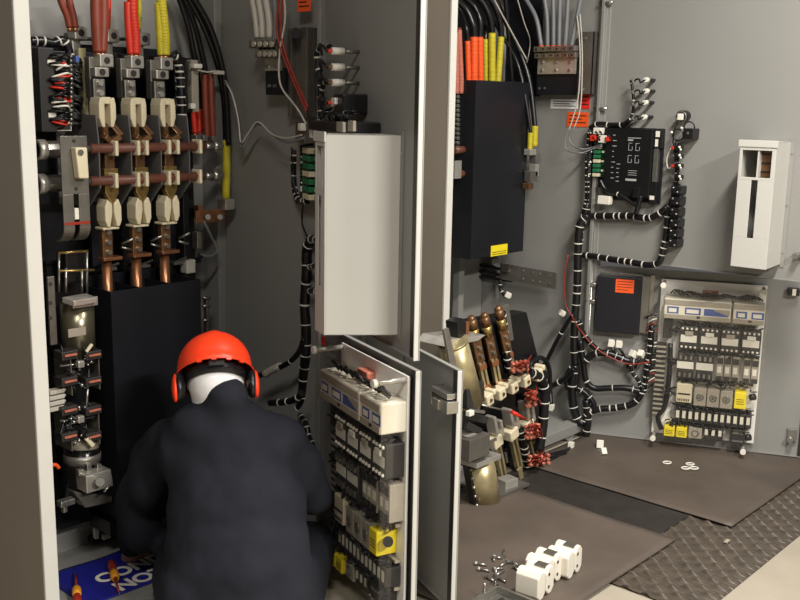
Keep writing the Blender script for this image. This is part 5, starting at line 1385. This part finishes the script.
# joints (seen-right X, away Y, up Z)
head = K(216, 379, 2.89)
neck = K(222, 402, 2.84)
chest = K(224, 445, 2.84)
waist = K(236, 530, 2.74)
hip = K(238, 600, 2.66)
shL = K(170, 442, 2.90); shR = K(282, 438, 2.88)
elL = K(134, 502, 3.02); elR = K(312, 496, 2.98)
haL = K(131, 548, 3.12); haR = K(322, 500, 3.20)
hpL = hip+Vector((-.13, .02, .0)); hpR = hip+Vector((.10, .02, .0))
knL = Vector((hip.x-.27, hip.y+.48, .22)); knR = Vector((hip.x+.17, hip.y+.46, .14))
anL = Vector((hip.x-.17, hip.y+.08, .08)); anR = Vector((hip.x+.17, hip.y+.04, .08))
knL.z = .13
# skin: head, neck, trunk core, arms and hands as one surface
b = B()
rotH = Matrix.Rotation(R_(8), 3, 'Z') @ Matrix.Rotation(R_(-40), 3, 'X')
hd = lambda x, y, z: head+rotH @ Vector((x, y, z))
ell(b, hd(0, 0, .0), .076, .096, .108, rotH)
ell(b, hd(0, .045, -.055), .056, .06, .065, rotH)
ell(b, hd(0, .105, -.018), .012, .018, .024, rotH)           # nose
ell(b, hd(0, .092, -.062), .024, .012, .009, rotH)           # mouth
for s_ in (-1, 1):
    ell(b, hd(s_*.032, .086, .018), .014, .010, .009, rotH)  # eyes
    ell(b, hd(s_*.078, -.004, -.008), .010, .02, .032, rotH) # ears
cap(b, hd(0, .0, -.08), neck+Vector((0, .10, -.05)), .056, .06)
cap(b, neck+Vector((0, .10, -.05)), waist+Vector((0, .05, 0)), .06, .09); cap(b, waist, hip, .09, .09)
def hand(b, wr, aim, side):
    aim = Vector(aim).normalized(); sd = aim.cross(Vector((0, 0, 1))).normalized()*side; nm = sd.cross(aim)
    cap(b, wr, wr+aim*.05, .026, .034); ell(b, wr+aim*.075, .036, .036, .03)
    for k, ln in enumerate((.062, .072, .068, .052)):
        o = wr+aim*.095+sd*(.030-.020*k); m1 = o+aim*ln*.5+Vector((0, 0, -.008)); m2 = o+aim*ln*.8+Vector((0, 0, -.03))
        cap(b, o, m1, .0095, .009); cap(b, m1, m2, .009, .0078)
    o = wr+aim*.045+sd*.034; m1 = o+aim*.03+sd*.022; m2 = m1+aim*.03+Vector((0, 0, -.012)); cap(b, o, m1, .012, .0105); cap(b, m1, m2, .0105, .009)
for sh, el, ha, side in ((shL, elL, haL, 1), (shR, elR, haR, -1)):
    cap(b, sh, el, .045, .036); cap(b, el, ha, .036, .025); hand(b, ha, (ha-el)+Vector((0, .05, 0)), side); cap(b, sh, neck.lerp(chest, .4), .045, .05)
for h_, k_, a_ in ((hpL, knL, anL), (hpR, knR, anR)): cap(b, h_, k_, .07, .05); cap(b, k_, a_, .05, .04); cap(b, h_, hip, .07, .07)
bo = part('body', b, SKIN, PER); remesh(bo, .006, 3)
# coveralls
b = B()
tilt = Matrix.Rotation(R_(-14), 3, 'X')
ell(b, K(225, 455, 2.86), .208, .135, .17, tilt)
ell(b, K(228, 428, 2.88), .150, .11, .09, tilt)
ell(b, K(206, 425, 2.83), .118, .09, .080, Matrix.Rotation(R_(-16), 3, 'Y')); ell(b, K(238, 545, 2.755), .218, .155, .17, tilt)
ell(b, K(236, 510, 2.79), .212, .145, .20, tilt)
ell(b, K(240, 575, 2.72), .222, .165, .19, tilt)
ell(b, K(244, 612, 2.68), .225, .17, .14)
cap(b, K(228, 399, 2.82), K(225, 436, 2.86), .070, .13)
for sh, el, ha in ((shL, elL, haL), (shR, elR, haR)):
    cap(b, sh, el, .078, .066); cap(b, el, el.lerp(ha, .93), .064, .045)
    cap(b, sh, K(224, 440, 2.88), .078, .12)
ell(b, K(180, 450, 2.86), .075, .10, .10); ell(b, K(275, 450, 2.86), .075, .10, .10)
ell(b, K(147, 474, 2.95), .058, .075, .12); ell(b, K(305, 472, 2.94), .06, .08, .10)
ell(b, K(142, 525, 3.02), .066, .08, .10)
for h_, k_, a_ in ((hpL, knL, anL), (hpR, knR, anR)):
    cap(b, h_, k_, .12, .088); cap(b, k_, a_, .085, .065)
so = part('coveralls', b, SUIT, PER, 0, 'dark navy coveralls'); remesh(so, .011, 24)
tx = bpy.data.textures.new('folds', 'CLOUDS'); tx.noise_scale = .15; tx.noise_depth = 2
dm = so.modifiers.new('folds', 'DISPLACE'); dm.texture = tx; dm.strength = .024; dm.mid_level = .5; dm.texture_coords = 'LOCAL'
# boots
for a_, s_ in ((anL, -1), (anR, 1)):
    b = B(); cap(b, a_+Vector((0, 0, .0)), a_+Vector((0, -.05, .0)), .05, .048); cap(b, a_+Vector((0, -.04, -.02)), a_+Vector((0, -.03, -.0)), .05, .05); cap(b, a_+Vector((0, .0, -.035)), a_+Vector((s_*.02, -.16, -.035)), .043, .038)
    o = part('boot', b, BLACK, PER); remesh(o, .012, 4)
# white balaclava round the head, rear and sides
b = B()
ell(b, hd(0, -.006, .0), .085, .102, .112, rotH)
cap(b, hd(0, -.005, -.03), hd(0, .03, -.09), .076, .068)
o = part('balaclava', b, HOOD, PER, 0, 'white cloth balaclava'); remesh(o, .008, 6)
# hard hat
HT = Matrix.Rotation(R_(14), 3, 'Z') @ Matrix.Rotation(R_(-40), 3, 'X')
hc = hd(-.004, .0, .022)
b = B(); n = 40; m = 14; vs = []; fs = []
for i in range(m+1):
    th = math.pi/2*i/m
    for k in range(n):
        a = 2*math.pi*k/n
        r = math.sin(th); ridge = .006*math.exp(-(math.cos(a)*r/.16)**2)*(1-r*.6)
        vs.append(hc+HT @ Vector((.112*r*math.cos(a), .135*r*math.sin(a), .118*math.cos(th)**.85+ridge if i < m else 0)))
# rim, peak and turned edge
for k in range(n):
    a = 2*math.pi*k/n; pk = .045*max(0, math.sin(a))**2+.012
    vs.append(hc+HT @ Vector(((.112+.007)*math.cos(a), (.135+pk)*math.sin(a), -.012-.008*max(0, -math.sin(a)))))
for i in range(m+1):
    for k in range(n):
        if i == 0 and False: pass
        fs.append((i*n+k, (i+1)*n+k, (i+1)*n+(k+1) % n, i*n+(k+1) % n))
hat = part('hard_hat', b.add(vs, fs, True), HELMET, PER, 0, 'red hard hat')
md = hat.modifiers.new('thick', 'SOLIDIFY'); md.thickness = .004; md.offset = -1
# black suspension band showing under the rim at the back
b = B(); P = []
for k in range(33):
    a = 2*math.pi*k/32; P.append((a, hc+HT @ Vector((.097*math.cos(a), .116*math.sin(a), -.008))))
vs = []; fs = []
for a, p in P: vs += [p+HT @ Vector((0, 0, .012)), p+HT @ Vector((-.004*math.cos(a), -.004*math.sin(a), -.034-.008*max(0, -math.sin(a))))]
for k in range(32): fs.append((2*k, 2*k+1, 2*k+3, 2*k+2))
o = part('suspension_band', b.add(vs, fs, True), BLACK, hat, 0, 'black suspension band'); md = o.modifiers.new('thick', 'SOLIDIFY'); md.thickness = .005
part('adjuster', B().cbox(hc+HT @ Vector((0, -.124, -.024)), .05, .012, .026, HT), BLACK, hat, .004)
tab = B()
for k in range(4):
    a = -math.pi/2+(k-1.2)*.36; q = hc+HT @ Vector((.119*math.cos(a), .143*math.sin(a), -.02)); tab.cbox(q, .014, .006, .010, HT @ Matrix.Rotation(a+math.pi/2, 3, 'Z'))
part('rim_tab', tab, HELMET, hat)
# ear defenders folded against the hat
for s_ in (-1, 1):
    q = hc+HT @ Vector((s_*.106, -.020, -.050))
    b = B().ball(q, .018, .036, .046, n=20, m=12, rot=HT); part('ear_cup', b, BLACK, hat, 0, 'black ear cup')
    b = B().ball(q+HT @ Vector((s_*.012, -.0, -.004)), .011, .031, .044, n=20, m=12, rot=HT); part('ear_cup_shell', b, HELMET, hat, 0, 'red ear cup shell')
    b = B().bar(q+HT @ Vector((s_*.004, 0, .03)), hc+HT @ Vector((s_*.112, 0, .0)), .02, .008); part('cup_arm', b, BLACK, hat, .002)
# ============================================================ LIGHT
w = bpy.data.worlds.new('world'); SC.world = w; w.use_nodes = True
w.node_tree.nodes['Background'].inputs[0].default_value = (1.0, .97, .94, 1)
w.node_tree.nodes['Background'].inputs[1].default_value = .07
def area(x, y, z, sx, sy, e, aim=None, col=(1, .955, .90)):
    l = bpy.data.lights.new('ceiling_lamp', 'AREA'); l.shape = 'RECTANGLE'; l.size = sx; l.size_y = sy; l.energy = e; l.color = col
    o = bpy.data.objects.new('ceiling_lamp', l); COL.objects.link(o); o.location = (x, y, z)
    if aim: o.rotation_euler = (Vector(aim)-Vector((x, y, z))).to_track_quat('-Z', 'Y').to_euler()
area(2.75, .7, 3.2, 1.0, .2, 95)
area(.2, .6, 3.2, 1.0, .2, 36)
area(1.4, -1.8, 3.2, 1.2, .3, 215)
SC.view_settings.view_transform = 'Standard'; SC.view_settings.look = 'None'
SC.view_settings.gamma = 1; SC.view_settings.exposure = .42; SC.view_settings.use_curve_mapping = False
